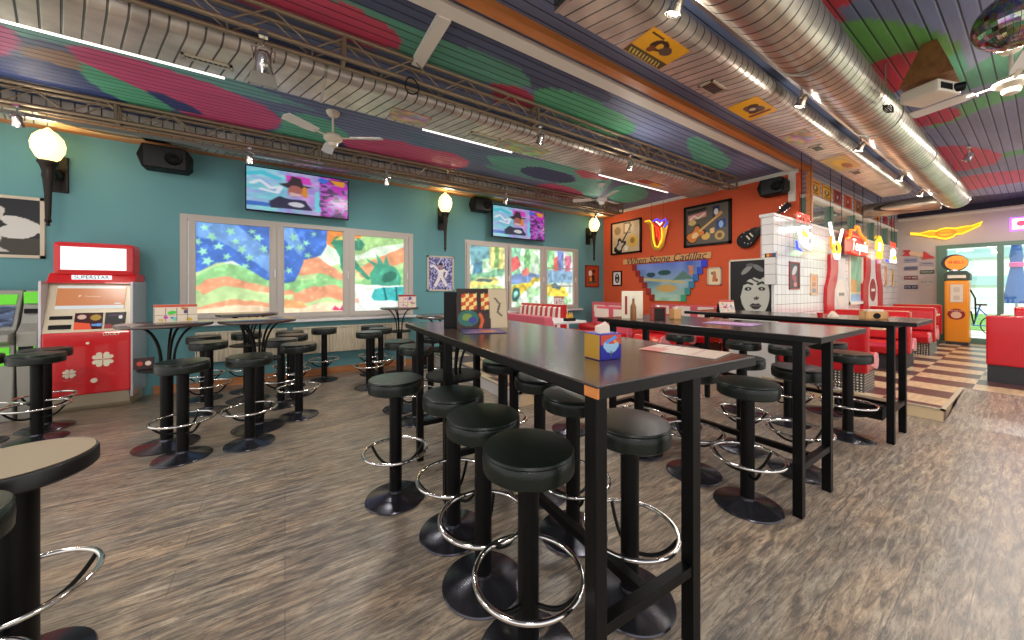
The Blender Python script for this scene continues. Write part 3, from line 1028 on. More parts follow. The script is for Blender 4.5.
# ================================================================= DUCTS, TRUSSES, CEILING THINGS
def oval_duct(name, label, x0, x1, yn, yf, zb, zt, cap=True):
    """flat-bottomed duct along X; near side (low Y) rounded, far side square"""
    r = (zt - zb) / 2
    prof = []
    n = 14
    for i in range(n + 1):
        t = -PI / 2 - PI * i / n
        prof.append((yn + r + r * math.cos(t), (zb + zt) / 2 + r * math.sin(t)))
    prof = prof[::1]
    poly = [(yf, zb)] + prof + [(yf, zt)]
    root = thing(name, label, 'duct', ((x0 + x1) / 2, (yn + yf) / 2, zb))
    m = MB()
    # sections so the spiral seam bump reads along it
    m.prism(poly, 0, x0, x1)
    m.build('duct_shell', M['duct'], root, smooth=True, world=True)
    for x in [x0 + 0.01] + [x0 + k * 2.4 for k in range(1, int((x1 - x0) / 2.4) + 1)] + [x1 - 0.01]:
        g = MB().prism([((a - (yn + yf) / 2) * 1.03 + (yn + yf) / 2, (b - (zb + zt) / 2) * 1.05 + (zb + zt) / 2) for a, b in poly], 0, x - 0.012, x + 0.012)
        g.build('joint_band', M['steel'], root, world=True)
    return root


ductA = oval_duct('oval_air_duct', 'long flat-bottomed silver air duct with a lit strip, between the two lattice trusses', XL, 6.95, 3.42, 3.96, 3.30, 3.455)
ductB = oval_duct('oval_air_duct', 'flat-bottomed silver duct with yellow posters beneath, beside the big round duct', 1.50, 10.0, 1.388, 1.777, 3.27, 3.45)
m = MB().prism([(1.40, 3.285), (1.76, 3.285), (1.76, 3.44), (1.40, 3.44)], 0, 1.475, 1.50)
m.build('end_cap', M['darkbase'], ductB, world=True)
ductC = thing('wall_duct', 'low flat duct casing running along the top of the teal wall', 'duct', (1, 6.2, 3.34))
MB().rbox(XL, 6.95, 5.86, 6.40, 3.34, 3.49, 0.02).build('duct_shell', M['duct'], ductC, world=True)

big = thing('round_air_duct', 'largest round silver spiral air duct, on the right of the ceiling', 'duct', (6, 0.93, 2.98))
m = MB()
seg = 40
m.cyl((-1.0, 0.93, 3.16), (10.72, 0.93, 3.16), 0.18, n=seg)
m.build('spiral_pipe', M['duct_round'], big, smooth=True, world=True)
m = MB()
m.lathe([(0.0, -0.18)] + [(0.18 * math.cos(t), 0.18 * math.sin(t)) for t in [PI * k / 16 - PI / 2 for k in range(1, 16)]] + [(0.0, 0.18)], (10.72, 0.93, 3.16), 32)
m.build('elbow', M['duct_round'], big, smooth=True, world=True)
for x in (1.3, 3.15, 5.0, 6.9, 8.8, 10.5):
    MB().cyl((x - 0.012, 0.93, 3.16), (x + 0.012, 0.93, 3.16), 0.187, n=seg).build('joint_band', M['steel'], big, world=True)
for x in (0.6, 2.6, 4.6, 6.6, 8.6):
    for y in (0.80, 1.06):
        MB().cyl((x, y, 3.2), (x, y, 3.5), 0.006, n=6).build('hanger_rod', M['steel'], big, world=True)
cross = thing('cross_air_duct', 'short spiral cross duct joining the end of the round duct', 'duct', (10.72, 1.6, 3.0))
MB().cyl((10.72, 1.115, 3.15), (10.72, 2.18, 3.15), 0.15, n=32).build('spiral_pipe', M['duct_round'], cross, smooth=True, world=True)


def truss(label, x0, x1, y, z0, z1, w=0.2, rr=0.018):
    root = thing('lattice_truss', label, 'truss', ((x0 + x1) / 2, y, z0), group=None)
    ys = (y - w / 2, y + w / 2)
    for yy in ys:
        for z in (z0, z1):
            MB().cyl((x0, yy, z), (x1, yy, z), rr, n=10).build('chord', M['truss'], root, smooth=True, world=True)
    d = MB()
    p = 0.26
    k = 0
    x = x0
    while x + p <= x1 + 1e-6:
        for yy in ys:
            a, b = (z0, z1) if k % 2 == 0 else (z1, z0)
            d.cyl((x, yy, a), (x + p, yy, b), 0.0065, n=6)
        if k % 2 == 0:
            d.cyl((x, ys[0], z0), (x, ys[1], z0), 0.006, n=6)
        x += p
        k += 1
    d.build('lattice', M['truss'], root, smooth=True, world=True)
    xx = x0 + 1.0
    spots = [(x0, 1), (x1, 1)]
    while xx < x1 - 0.2:
        spots.append((xx, 0))
        xx += 1.95
    for xx, end in spots:
        e = MB()
        for yy in ys:
            e.box(xx - 0.012, xx + 0.012, yy - 0.015, yy + 0.015, z0, z1)
        e.box(xx - 0.012, xx + 0.012, ys[0] - .01, ys[1] + .01, z0 - 0.016, z0 + 0.016)
        e.box(xx - 0.012, xx + 0.012, ys[0] - .01, ys[1] + .01, z1 - 0.016, z1 + 0.016)
        e.build('frame_plate', M['truss'], root, world=True)
    return root


truss('steel lattice truss along the top of the teal wall above the wall sconces', XL, 6.8, 5.62, 3.27, 3.47, 0.13, 0.021)
truss('steel lattice truss in mid ceiling meeting the white cross board', XL, 6.9, 3.14, 3.28, 3.47, 0.13, 0.019)
for lab, y, z, x0, x1 in (('slim silver light rail clipped under the truss by the teal wall', 5.74, 3.22, XL, 6.7), ('slim silver light rail between the poster duct and the round duct', 1.22, 3.30, -1.0, 10.4), ('dark wooden rail beside the round silver duct', 1.13, 3.38, -1.0, 10.4)):
    r_ = thing('light_rail', lab, 'rail', ((x0 + x1) / 2, y, z))
    MB().box(x0, x1, y - 0.026, y + 0.026, z - 0.02, z + 0.02).build('rail', M['steel'] if 'silver' in lab else M['wood'], r_, world=True)
    xx = x0 + 0.5
    while xx < x1:
        MB().cyl((xx, y, z + 0.01), (xx, y, 3.5), 0.006, n=6).build('hanger_rod', M['steel'], r_, world=True)
        xx += 1.9

# lit strips along the far edge of duct A
for i, (x0, x1, lab) in enumerate([(XL, -0.45, 'lit white strip lamp along the duct, left end of the ceiling'), (1.35, 2.6, 'lit white strip lamp along the duct, above the first wall-mounted screen'), (4.3, 6.2, 'lit white strip lamp along the duct, nearest the orange wall')]):
    t = thing('strip_lamp', lab, 'lamp', ((x0 + x1) / 2, 3.985, 3.30), group='strip lamps along the duct')
    MB().box(x0, x1, 3.982, 3.998, 3.296, 3.312).build('diffuser', M['strip'], t, world=True)
    MB().box(x0 - 0.02, x1 + 0.02, 3.961, 4.002, 3.312, 3.332).build('housing', M['steel'], t, world=True)


def vent(loc, lab, sx, sy, mat_in=M['blackmatte'], along=True):
    t = thing('air_vent', lab, 'vent', loc)
    m = MB()
    b = 0.018
    for x0, x1, y0, y1 in ((-sx, sx, -sy, -sy + b), (-sx, sx, sy - b, sy), (-sx, -sx + b, -sy, sy), (sx - b, sx, -sy, sy)):
        m.box(x0, x1, y0, y1, -0.012, 0)
    m.build('vent_frame', M['silverpaint'], t)
    MB().box(-sx + b, sx - b, -sy + b, sy - b, -0.004, 0).build('backing', mat_in, t)
    m = MB()
    k = int(2 * sx / 0.03)
    for i in range(1, k):
        x = -sx + i * 2 * sx / k
        m.box(x - 0.004, x + 0.004, -sy + b, sy - b, -0.010, -0.004)
    m.build('slats', M['steel'], t)
    return t


vent((-0.53, 3.76, 3.299), 'long slotted black vent under the duct near the left spotlight', 0.16, 0.035)
vent((3.27, 1.66, 3.269), 'square louvred vent under the duct between the two yellow posters', 0.13, 0.065)
vent((5.8, 1.62, 3.269), 'small louvred vent under the duct just past the second yellow poster', 0.12, 0.06)
vent((7.5, 1.62, 3.269), 'small louvred vent under the far end of the poster duct', 0.12, 0.06)
vent((2.05, 3.76, 3.299), 'pale slotted vent under the duct between the two printed panels', 0.2, 0.05, M['greymetal'])


def ceil_poster(name, lab, x0, x1, y0, y1, z, fn, words=None):
    t = thing(name, lab, 'poster', ((x0 + x1) / 2, (y0 + y1) / 2, z))
    MB().box(x0, x1, y0, y1, z - 0.004, z).build('backing_card', M['orangewood'], t, world=True)
    sheet('print', (x0, y0, z - 0.0055), (x1 - x0, 0, 0), (0, y1 - y0, 0), 60, 36, fn, M['picture'], t)
    return t


YEL, DKB = (232, 168, 34), (48, 34, 24)
bike = layers(YEL, [('p', [(0, 0.72), (1, 0.72), (1, 1), (0, 1)], (70, 66, 36)), ('e', 0.45, 0.35, 0.17, 0.22, 0.3, DKB), ('e', 0.47, 0.36, 0.07, 0.1, 0, YEL), ('e', 0.66, 0.4, 0.13, 0.16, 0, (90, 70, 60)), ('e', 0.38, 0.55, 0.08, 0.12, 0, (120, 60, 30)), ('l', [(0.1, 0.12), (0.35, 0.12)], 0.03, DKB)] +
              [('l', [(0.08 + 0.085 * i, 0.8), (0.12 + 0.085 * i, 0.94)], 0.018, (220, 190, 90)) for i in range(10)])
bike2 = layers(YEL, [('e', 0.5, 0.45, 0.2, 0.3, 0.6, (90, 70, 70)), ('e', 0.36, 0.4, 0.10, 0.18, 0, DKB), ('e', 0.62, 0.55, 0.10, 0.16, 0, DKB), ('e', 0.5, 0.5, 0.07, 0.1, 0, (210, 190, 160)), ('l', [(0.8, 0.15), (0.8, 0.8)], 0.05, (110, 40, 30))])
ceil_poster('ceiling_poster', 'yellow poster under the duct nearest the room, with a dark lettered band', 2.17, 2.62, 1.50, 1.77, 3.27, bike)
ceil_poster('ceiling_poster', 'yellow poster with a motorcycle under the duct, between the square vents', 3.76, 4.24, 1.50, 1.77, 3.27, bike2)
mixp = layers((196, 150, 140), [('f', lambda x, y, c: np.stack([150 + 90 * vnoise(x, y, 5, 41), 110 + 90 * vnoise(x, y, 7, 42), 90 + 110 * vnoise(x, y, 6, 43)], 1))])
ceil_poster('ceiling_poster', 'pinkish printed panel under the middle duct, left of the grey vent', 0.93, 1.35, 3.66, 3.92, 3.30, mixp)
mixg = layers((150, 170, 120), [('f', lambda x, y, c: np.stack([110 + 90 * vnoise(x, y, 5, 44), 130 + 90 * vnoise(x, y, 7, 45), 80 + 90 * vnoise(x, y, 6, 46)], 1))])
ceil_poster('ceiling_poster', 'greenish printed panel under the middle duct, right of the grey vent', 2.3, 3.0, 3.66, 3.92, 3.30, mixg)
redy = layers((206, 196, 190), [('e', 0.3, 0.5, 0.25, 0.3, 0.2, (190, 70, 50)), ('e', 0.7, 0.5, 0.2, 0.3, 0, (220, 170, 60)), ('l', [(0.1, 0.2), (0.9, 0.3)], 0.05, (60, 60, 60))])
ceil_poster('ceiling_poster', 'red and yellow printed panel under the middle duct by the orange wall', 5.0, 5.8, 3.66, 3.92, 3.30, redy)
ceil_poster('ceiling_poster', 'pale printed panel under the poster duct after the second vent', 5.0, 5.5, 1.50, 1.76, 3.27, mixp)
ceil_poster('ceiling_poster', 'yellow printed panel under the far end of the poster duct', 6.4, 7.2, 1.50, 1.76, 3.27, layers((206, 170, 90), [('e', .5, .5, .3, .3, .2, (236, 190, 50)), ('e', .7, .4, .2, .2, 0, (160, 90, 50))]))
oval = layers((206, 150, 96), [('e', 0.5, 0.5, 0.42, 0.4, 0, (226, 180, 120)), ('e', 0.5, 0.5, 0.34, 0.3, 0, (130, 84, 50)), ('l', [(0.3, 0.5), (0.7, 0.5)], 0.08, (226, 190, 140))])
for x, lab in ((-1.75, 'orange wooden plaque with an oval motif, above the leftmost sconce'), (2.75, 'orange wooden plaque with an oval motif, above the middle sconce'), (6.5, 'orange wooden plaque with an oval motif, above the sconce by the corner')):
    ceil_poster('ceiling_plaque', lab, x - 0.5, x + 0.5, 5.98, 6.38, 3.338, oval)['group'] = 'plaques under the wall duct'
strip_l = lambda seed: layers((120, 116, 110), [('l', [(0.06 + 0.1 * i, 0.3), (0.1 + 0.1 * i, 0.7)], 0.03, (30, 28, 30) if seed else (220, 200, 140)) for i in range(9)])
ceil_poster('ceiling_poster', 'dark lettered strip above the first wall screen', -0.7, 0.1, 6.0, 6.3, 3.338, strip_l(0))
ceil_poster('ceiling_poster', 'pale lettered strip to the right above the first wall screen', 0.5, 1.2, 6.0, 6.3, 3.338, strip_l(1))
ceil_poster('ceiling_poster', 'lettered strip above the speaker at the left of the teal wall', -1.5, -0.95, 6.0, 6.3, 3.338, strip_l(1))
ceil_poster('ceiling_poster', 'green and yellow panel under the wall duct beside the middle sconce', 3.2, 4.0, 5.98, 6.38, 3.338, layers((200, 190, 90), [('e', .3, .5, .25, .4, 0, (120, 150, 80)), ('e', .8, .5, .2, .3, 0, (220, 150, 60))]))


def spotlight(loc, label, lit=True, big=False, energy=12, doors=False):
    k = 1.35 if big else 1.0
    t = thing('spotlight', label, 'spotlight', loc)
    MB().cyl((0, 0, 0), (0, 0, -0.05 * k), 0.008, n=8).box(-0.02 * k, 0.02 * k, -0.02, 0.02, -0.006, 0.03).build('clamp', M['chrome'], t)
    a = MB()
    a.tube([(-0.045 * k, 0, -0.13 * k), (-0.05 * k, 0, -0.07 * k), (0, 0, -0.045 * k), (0.05 * k, 0, -0.07 * k), (0.045 * k, 0, -0.13 * k)], 0.005 * k, 6)
    a.build('yoke', M['chrome'], t, smooth=True)
    h = MB()
    mt = Matrix.Rotation(R(25), 4, 'X')
    h.lathe([(0.022, 0.05), (0.036, 0.03), (0.038, -0.02), (0.05, -0.06), (0.046, -0.06), (0.03, -0.02)], n=20)
    h.V = [tuple(Vector((v[0] * k, v[1] * k, v[2] * k))) for v in h.V]
    h.xf(Matrix.Translation((0, 0, -0.13 * k)) @ mt)
    hd = h.build('lamp_head', M['chrome'], t, smooth=True)
    b = MB().lathe([(0.002, 0.01), (0.03, 0), (0.036, -0.03), (0.028, -0.045), (0.002, -0.05)], n=16)
    b.V = [tuple(Vector((v[0] * k, v[1] * k, v[2] * k))) for v in b.V]
    b.xf(Matrix.Translation((0, 0, -0.13 * k)) @ mt @ Matrix.Translation((0, 0, -0.012 * k)))
    b.build('bulb', M['bulb'] if lit else M['glass'], t, smooth=True)
    if doors:
        d = MB()
        for s_ in (-1, 1):
            d.add([(-.05 * k, s_ * .05 * k, -.06 * k), (.05 * k, s_ * .05 * k, -.06 * k), (.065 * k, s_ * .085 * k, -.12 * k), (-.065 * k, s_ * .085 * k, -.12 * k)], [(0, 1, 2, 3)])
            d.add([(s_ * .05 * k, -.05 * k, -.06 * k), (s_ * .05 * k, .05 * k, -.06 * k), (s_ * .085 * k, .065 * k, -.12 * k), (s_ * .085 * k, -.065 * k, -.12 * k)], [(0, 1, 2, 3)])
        d.xf(Matrix.Translation((0, 0, -0.13 * k)) @ mt)
        o = d.build('barn_doors', M['greymetal'], t)
        o.modifiers.new('t', 'SOLIDIFY').thickness = 0.003
    if lit:
        light('spot_glow', 'POINT', (loc[0] - 0.0, loc[1] - 0.05 * k, loc[2] - 0.22 * k), energy, (1, 0.93, 0.82), 0.03)
    return t


spotlight((-0.13, 3.075, 3.245), 'large chrome spotlight with barn doors on the middle truss, upper left', False, True, doors=True)
spotlight((2.386, 3.075, 3.24), 'chrome spotlight on the middle truss, above the second wall screen', False)
spotlight((3.923, 3.075, 3.24), 'lit spotlight at the far end of the middle truss by the orange wall', True, energy=7)
spotlight((-2.22, 5.56, 3.235), 'lit spotlight beside the leftmost sconce globe', True, energy=7)
spotlight((-0.378, 5.56, 3.235), 'small spotlight above the left edge of the first wall screen', False)
spotlight((1.314, 5.56, 3.235), 'small spotlight between the first wall screen and the middle sconce', False)
spotlight((3.49, 5.56, 3.235), 'small spotlight in front of the second wall screen', False)
spotlight((5.9, 5.56, 3.235), 'small spotlight above the sconce nearest the orange wall', True, energy=5)
spotlight((1.99, 1.22, 3.29), 'lit spotlight at the top edge, beside the first yellow poster', True, False, energy=8)
spotlight((3.97, 1.22, 3.29), 'lit spotlight beside the second yellow poster', True, False, energy=8)
spotlight((5.82, 1.22, 3.29), 'lit spotlight on the rail above the black speaker of the orange wall', True, False, energy=8)
spotlight((7.92, 1.22, 3.29), 'small spotlight on the rail above the small square posters', True, energy=8)
spotlight((9.54, 1.22, 3.29), 'lit spotlight at the far end of the rail', True, energy=8)
spotlight((8.2, 0.60, 3.465), 'spotlight under the end of the big round duct', False)


def fan(loc, label, a0, mats=('cream_metal', 'fanwhite'), r=0.55, drop=0.30):
    t = thing('ceiling_fan', label, 'ceiling fan', loc)
    MB().lathe([(0.075, 0), (0.07, -0.02), (0.05, -0.05), (0.02, -0.065)], n=24).build('canopy', M[mats[0]], t, smooth=True)
    MB().cyl((0, 0, -0.05), (0, 0, -drop + 0.04), 0.012, n=12).build('downrod', M[mats[0]], t, smooth=True)
    z = -drop
    MB().lathe([(0.02, z + 0.05), (0.075, z + 0.035), (0.10, z + 0.01), (0.10, z - 0.02), (0.07, z - 0.045), (0.02, z - 0.05)], n=28).build('motor_housing', M[mats[0]], t, smooth=True)
    MB().lathe([(0.045, z - 0.05), (0.055, z - 0.07), (0.045, z - 0.10), (0.01, z - 0.115)], n=20).build('lower_cap', M[mats[0]], t, smooth=True)
    for k in range(3):
        b = MB()
        b.add([(0.20, -0.045, 0), (0.30, -0.06, 0), (r, -0.065, 0.004), (r + 0.02, 0, 0.004), (r, 0.065, 0.004), (0.30, 0.06, 0), (0.20, 0.045, 0)], [(0, 1, 2, 3, 4, 5, 6)])
        b.xf(Matrix.Rotation(a0 + k * 2 * PI / 3, 4, 'Z') @ Matrix.Translation((0, 0, z)) @ Matrix.Rotation(R(12), 4, 'X'))
        o = b.build('blade', M[mats[1]], t)
        o.modifiers.new('t', 'SOLIDIFY').thickness = 0.008
        ar = MB().bar((0.08, 0, 0), (0.24, 0, 0), 0.03, 0.006)
        ar.xf(Matrix.Rotation(a0 + k * 2 * PI / 3, 4, 'Z') @ Matrix.Translation((0, 0, z - 0.004)))
        ar.build('blade_bracket', M[mats[0]], o)
    return t


fan((0.47, 4.55, 3.5), 'white ceiling fan with a brass rod, between the truss and duct left of the sconces', R(-28))
fan((5.2, 4.75, 3.5), 'white ceiling fan near the corner with the orange wall', R(10), ('fanwhite', 'fanwhite'))
fan((5.20, 0.16, 3.5), 'cream ceiling fan by the disco ball on the right', R(192), r=0.62)

# disco ball
n = NT('mirror_facets', 0.12, 1.0)
cc = n.coord((34, 34, 34))
vo = n.n('ShaderNodeTexVoronoi', i_Scale=1.0, distance='CHEBYCHEV')
n.l(cc, 0, vo, 'Vector')
n.t.links.new(n.mix(0.75, (200, 195, 180), vo.outputs['Color'], 'MULTIPLY'), n.b.inputs['Base Color'])
M['mirrorball'] = n.m
db = thing('disco_ball', 'mirrored disco ball at the top right corner', 'disco ball', (3.62, 0.10, 3.02))
mb = MB()
for i in range(18):
    for j in range(36):
        t0, t1 = PI * i / 18 + 0.008, PI * (i + 1) / 18 - 0.008
        p0, p1 = 2 * PI * j / 36 + 0.008, 2 * PI * (j + 1) / 36 - 0.008
        q = [(0.16 * math.sin(t) * math.cos(p), 0.16 * math.sin(t) * math.sin(p), 0.16 * math.cos(t)) for t, p in ((t0, p0), (t1, p0), (t1, p1), (t0, p1))]
        mb.add(q, [(0, 1, 2, 3)])
mb.build('mirror_facets', M['mirrorball'], db)
MB().lathe([(0.01, -0.155)] + [(0.155 * math.sin(t), -0.155 * math.cos(t)) for t in [PI * k / 12 for k in range(1, 12)]] + [(0.01, 0.155)], n=24).build('core', M['greymetal'], db, smooth=True)
MB().cyl((0, 0, 0.15), (0, 0, 0.48), 0.008, n=8).cyl((0, 0, 0.15), (0, 0, 0.19), 0.03, n=12).build('hanger', M['steel'], db)

# projector on its brown pyramid mount
pj = thing('projector', 'white projector hanging under a brown pyramid mount beside the round duct', 'projector', (4.55, 0.52, 3.02))
MB().rbox(-0.15, 0.13, -0.11, 0.13, 0, 0.10, 0.02).xf(Matrix.Rotation(R(-20), 4, 'Z')).build('projector_body', M['cream_metal'], pj)
MB().cyl((0.02, -0.10, 0.05), (0.05, -0.16, 0.05), 0.035, n=18).build('lens', M['black'], pj, smooth=True)
g = MB()
for k in range(7):
    g.box(-0.12 + k * 0.02, -0.11 + k * 0.02, -0.115, -0.108, 0.02, 0.07)
g.xf(Matrix.Rotation(R(-20), 4, 'Z')).build('vent_grille', M['blackmatte'], pj)
g = MB()
g.add([(-0.16, -0.13, 0.13), (0.16, -0.13, 0.13), (0.16, 0.16, 0.13), (-0.16, 0.16, 0.13), (-0.03, -0.03, 0.48), (0.05, -0.03, 0.48), (0.05, 0.05, 0.48), (-0.03, 0.05, 0.48)],
      [(0, 3, 2, 1), (0, 1, 5, 4), (1, 2, 6, 5), (2, 3, 7, 6), (3, 0, 4, 7), (4, 5, 6, 7)])
g.build('mount_cone', M['wood'], pj)
MB().cyl((0.0, 0.0, 0.09), (0.0, 0.0, 0.14), 0.02, n=12).build('swivel', M['steel'], pj)
cb = thing('cable_coil', 'small coil of black cable beside the projector', 'cable', (4.35, 0.74, 2.98))
MB().tube([(0.03 * math.cos(t) * (1 + 0.1 * math.sin(3.1 * t)), 0.03 * math.sin(t), 0.045 * math.sin(t * 1.07)) for t in [k * 0.4 for k in range(48)]], 0.004, 6).build('cable', M['blackmatte'], cb, smooth=True)
cb2 = thing('cable_coil', 'loop of black cable hanging from the middle truss', 'cable', (0.93, 3.02, 3.2))
MB().tube([(0.06 * math.cos(t), 0.012 * math.sin(2 * t), 0.07 * math.sin(t)) for t in [k * 0.35 for k in range(24)]], 0.006, 6).build('cable', M['blackmatte'], cb2, smooth=True)


# ================================================================= BAR STOOLS
def stool_proto():
    t = thing('bar_stool', 'x', 'bar stool')
    MB().lathe([(0.001, 0.0), (0.193, 0.0), (0.197, 0.006), (0.193, 0.012), (0.15, 0.024), (0.08, 0.036), (0.045, 0.046), (0.042, 0.06)], n=56).build('base_disc', M['base'], t, smooth=True)
    MB().cyl((0, 0, 0.05), (0, 0, 0.735), 0.041, n=28).build('column', M['black'], t, smooth=True)
    MB().lathe([(0.001, 0.725), (0.165, 0.729), (0.176, 0.738), (0.178, 0.775), (0.1765, 0.797), (0.1725, 0.803), (0.1765, 0.809), (0.172, 0.817), (0.12, 0.822), (0.001, 0.824)], n=56).build('seat', M['leather'], t, smooth=True)
    g = MB().tube([(0.207 * math.cos(a), 0.207 * math.sin(a), 0.325) for a in [2 * PI * k / 56 for k in range(56)]], 0.0105, 10, True)
    ring = g.build('foot_ring', M['chrome'], t, smooth=True)
    for k in range(3):
        a = 2 * PI * k / 3 + 0.5
        pts = []
        for s_ in range(9):
            u = s_ / 8
            r = 0.04 + (0.205 - 0.04) * (u ** 0.75)
            z = 0.215 + 0.11 * (u ** 1.9)
            pts.append((r * math.cos(a), r * math.sin(a), z))
        MB().tube(pts, 0.009, 8).build('ring_bracket', M['black'], ring, smooth=True)
    return t


STOOLS = [
 (-0.826, 2.05, 'very large foreground stool cut by the left edge, beige seat and whole column', None),
 (-0.827, 1.589, 'foreground stool seat at the lower left edge, nearest to the camera', None),
 (-1.966, 5.215, 'stool in front of the red gaming machine, nearer of the overlapping pair', None),
 (-2.059, 5.615, 'stool in front of the red gaming machine, farther of the overlapping pair', None),
 (-2.391, 5.347, 'stool at the left edge in front of the green gaming machines', None),
 (-0.726, 4.002, 'stool just right of the leftmost round table, beside its column', None),
 (-0.271, 4.022, 'stool in front of the column of the second round table', None),
 (-0.745, 5.346, 'stool with bluish seat between the two front round tables', None),
 (-0.886, 6.001, 'stool close to the left radiator, behind the one with the bluish seat', None),
 (-0.45, 6.15, 'stool against the left radiator under the back round table', None),
 (-0.04, 5.15, 'stool right behind the second round table, nearest its column', None),
 (0.061, 6.05, 'farthest stool of the cluster between the round tables and the window', None),
 (0.093, 5.60, 'second stool of the row of three leading to the first window', None),
 (0.132, 4.598, 'stool standing free right of the round tables, nearest of its row', None),
 (0.519, 6.22, 'lone stool in front of the right radiator', None),
 (1.237, 6.22, 'stool against the right end of the radiator, farthest of three', None),
 (1.281, 5.80, 'middle stool of three at the right end of the radiator', None),
 (1.026, 5.392, 'nearest stool of three at the right end of the radiator', None),
 (1.148, 4.205, 'stool behind the one whose seat touches the long table end, farther of two', None),
 (1.193, 3.741, 'stool beyond the free-standing aisle stool, nearer of two', None),
 (1.62, 4.45, 'stool with dark blue-tinted seat beyond the far corner of the near long table', None),
 (2.12, 6.15, 'stool by the teal wall under the framed dancer picture', None),
 (0.635, 2.43, 'stool in the aisle, fully visible, fourth along the near side of the front table', None),
 (0.79, 1.095, 'nearest stool along the near side of the front table, base cut by the bottom edge', None),
 (0.805, 1.49, 'second stool from the front along the near side of the front table', None),
 (0.83, 1.90, 'third stool from the front along the near side of the front table', None),
 (1.335, 1.05, 'stool under the right end of the front table, seat between its two front legs', None),
 (1.411, 1.51, 'stool under the front table, second on its far side', None),
 (1.50, 1.942, 'stool under the front table, third on its far side', None),
 (1.572, 2.552, 'stool under the front table, at its far end', None),
 (2.56, 1.076, 'stool with reddish seat before the second long table, its base on the open floor', None),
 (2.66, 1.494, 'stool between the two long tables, half hidden by the front table corner', None),
 (3.379, 1.057, 'stool with purple-lit seat between the front legs of the second long table', None),
 (4.568, 1.046, 'stool between the second and third long tables, in front of the red booth', None),
 (4.52, 1.507, 'second stool on the near side of the third long table', None),
 (5.31, 1.397, 'stool beyond the third long table next to the diamond-plate booth base', None),
 (4.50, 1.938, 'third stool on the near side of the third long table', None),
 (3.45, 1.497, 'second stool on the far side of the second long table', None),
 (4.50, 2.72, 'farthest stool on the near side of the third long table', None),
 (3.50, 2.10, 'third stool on the far side of the second long table', None),
 (2.62, 1.962, 'stool behind the front table top, only its chrome base ring showing', None),
 (2.45, 2.65, 'stool beyond the front table, only its base disc showing', None),
]
proto = stool_proto()
for i, (x, y, lab, _) in enumerate(STOOLS):
    rz = random.uniform(0, 2)
    if i == 1:
        proto.location = (x, y, 0.0)
        proto['label'] = lab
        proto['group'] = 'backless black bar stools'
    elif i > 1:
        dup(proto, (x, y, 0.0), rz, lab)
big_stool = dup(proto, (STOOLS[0][0], STOOLS[0][1], 0), 2.2, STOOLS[0][2])
for c in list(big_stool.children):
    if c.name.startswith(('seat', 'column')):
        bpy.data.objects.remove(c)
MB().lathe([(0.001, 0.735), (0.195, 0.737), (0.203, 0.745), (0.203, 0.79), (0.199, 0.80), (0.001, 0.801)], n=64).build('seat', M['seatblack'], big_stool, smooth=True)
MB().lathe([(0.001, 0.8015), (0.193, 0.8015), (0.193, 0.804), (0.001, 0.805)], n=64).build('seat_top', M['tanleather'], big_stool, smooth=True)
MB().cyl((0, 0, 0.05), (0, 0, 0.74), 0.058, n=32).build('column', M['black'], big_stool, smooth=True)


# ================================================================= TABLES
def long_table(label, loc, rz, w, L, frames, fx=(0.10, 0.61), H=1.14, blackbox=False):
    t = thing('long_bar_table', label, 'table', loc, rz)
    top = MB().rbox(0, w, 0, L, H - 0.035, H, 0.003).build('tabletop', M['tabletop'], t)
    e = 0.004
    MB().box(-e, w + e, -e, 0, H - 0.037, H - 0.004).box(-e, w + e, L, L + e, H - 0.037, H - 0.004).box(-e, 0, 0, L, H - 0.037, H - 0.004).box(w, w + e, 0, L, H - 0.037, H - 0.004).build('edge_band', M['rim'], top)
    q = 0.026
    for y in frames:
        for x in fx:
            MB().box(x - q, x + q, y - q, y + q, 0.0, H - 0.035).build('leg', M['black'], t, bevel=0.003)
        MB().box(fx[0] + q, fx[1] - q, y - q * 0.8, y + q * 0.8, 0.285, 0.325).build('crossbar', M['black'], t, bevel=0.002)
        MB().box(fx[0] + q, w - 0.06, y - q * 0.8, y + q * 0.8, H - 0.075, H - 0.036).build('apron_rail', M['black'], t)
    xm = (fx[0] + fx[1]) / 2
    for a, b in list(zip(frames[:-1], frames[1:]))[:1]:
        MB().box(xm - 0.02, xm + 0.02, a + q * 0.8, b - q * 0.8, 0.285, 0.325).build('stretcher', M['black'], t, bevel=0.002)
    for x in fx:
        MB().box(x - 0.018, x + 0.018, frames[0] + q, frames[-1] - q, H - 0.075, H - 0.036).build('side_rail', M['black'], t)
    return t


T1 = long_table('front long bar table with a blue napkin box, nearest to the camera', (0.76, 0.71, 0), R(-2.5), 0.90, 2.25, (0.10, 1.49, 2.15), (0.09, 0.61))
MB().box(-.0065, 0, -0.0065, 0.05, 1.104, 1.134).build('worn_wood_corner', M['orangewood'], T1)
T2 = long_table('second long bar table, behind the front one, with condiments at its far end', (2.65, 0.725, 0), 0, 0.94, 1.75, (0.12, 1.6), (0.05, 0.57))
T3 = long_table('third long bar table by the red booths with a wooden napkin crate', (4.50, 0.60, 0), 0, 0.78, 2.05, (0.18, 1.85), (0.19, 0.67))
MB().box(0.28, 0.52, 0.25, 0.6, 0.17, 0.30).build('cable_box', M['blackmatte'], T3)


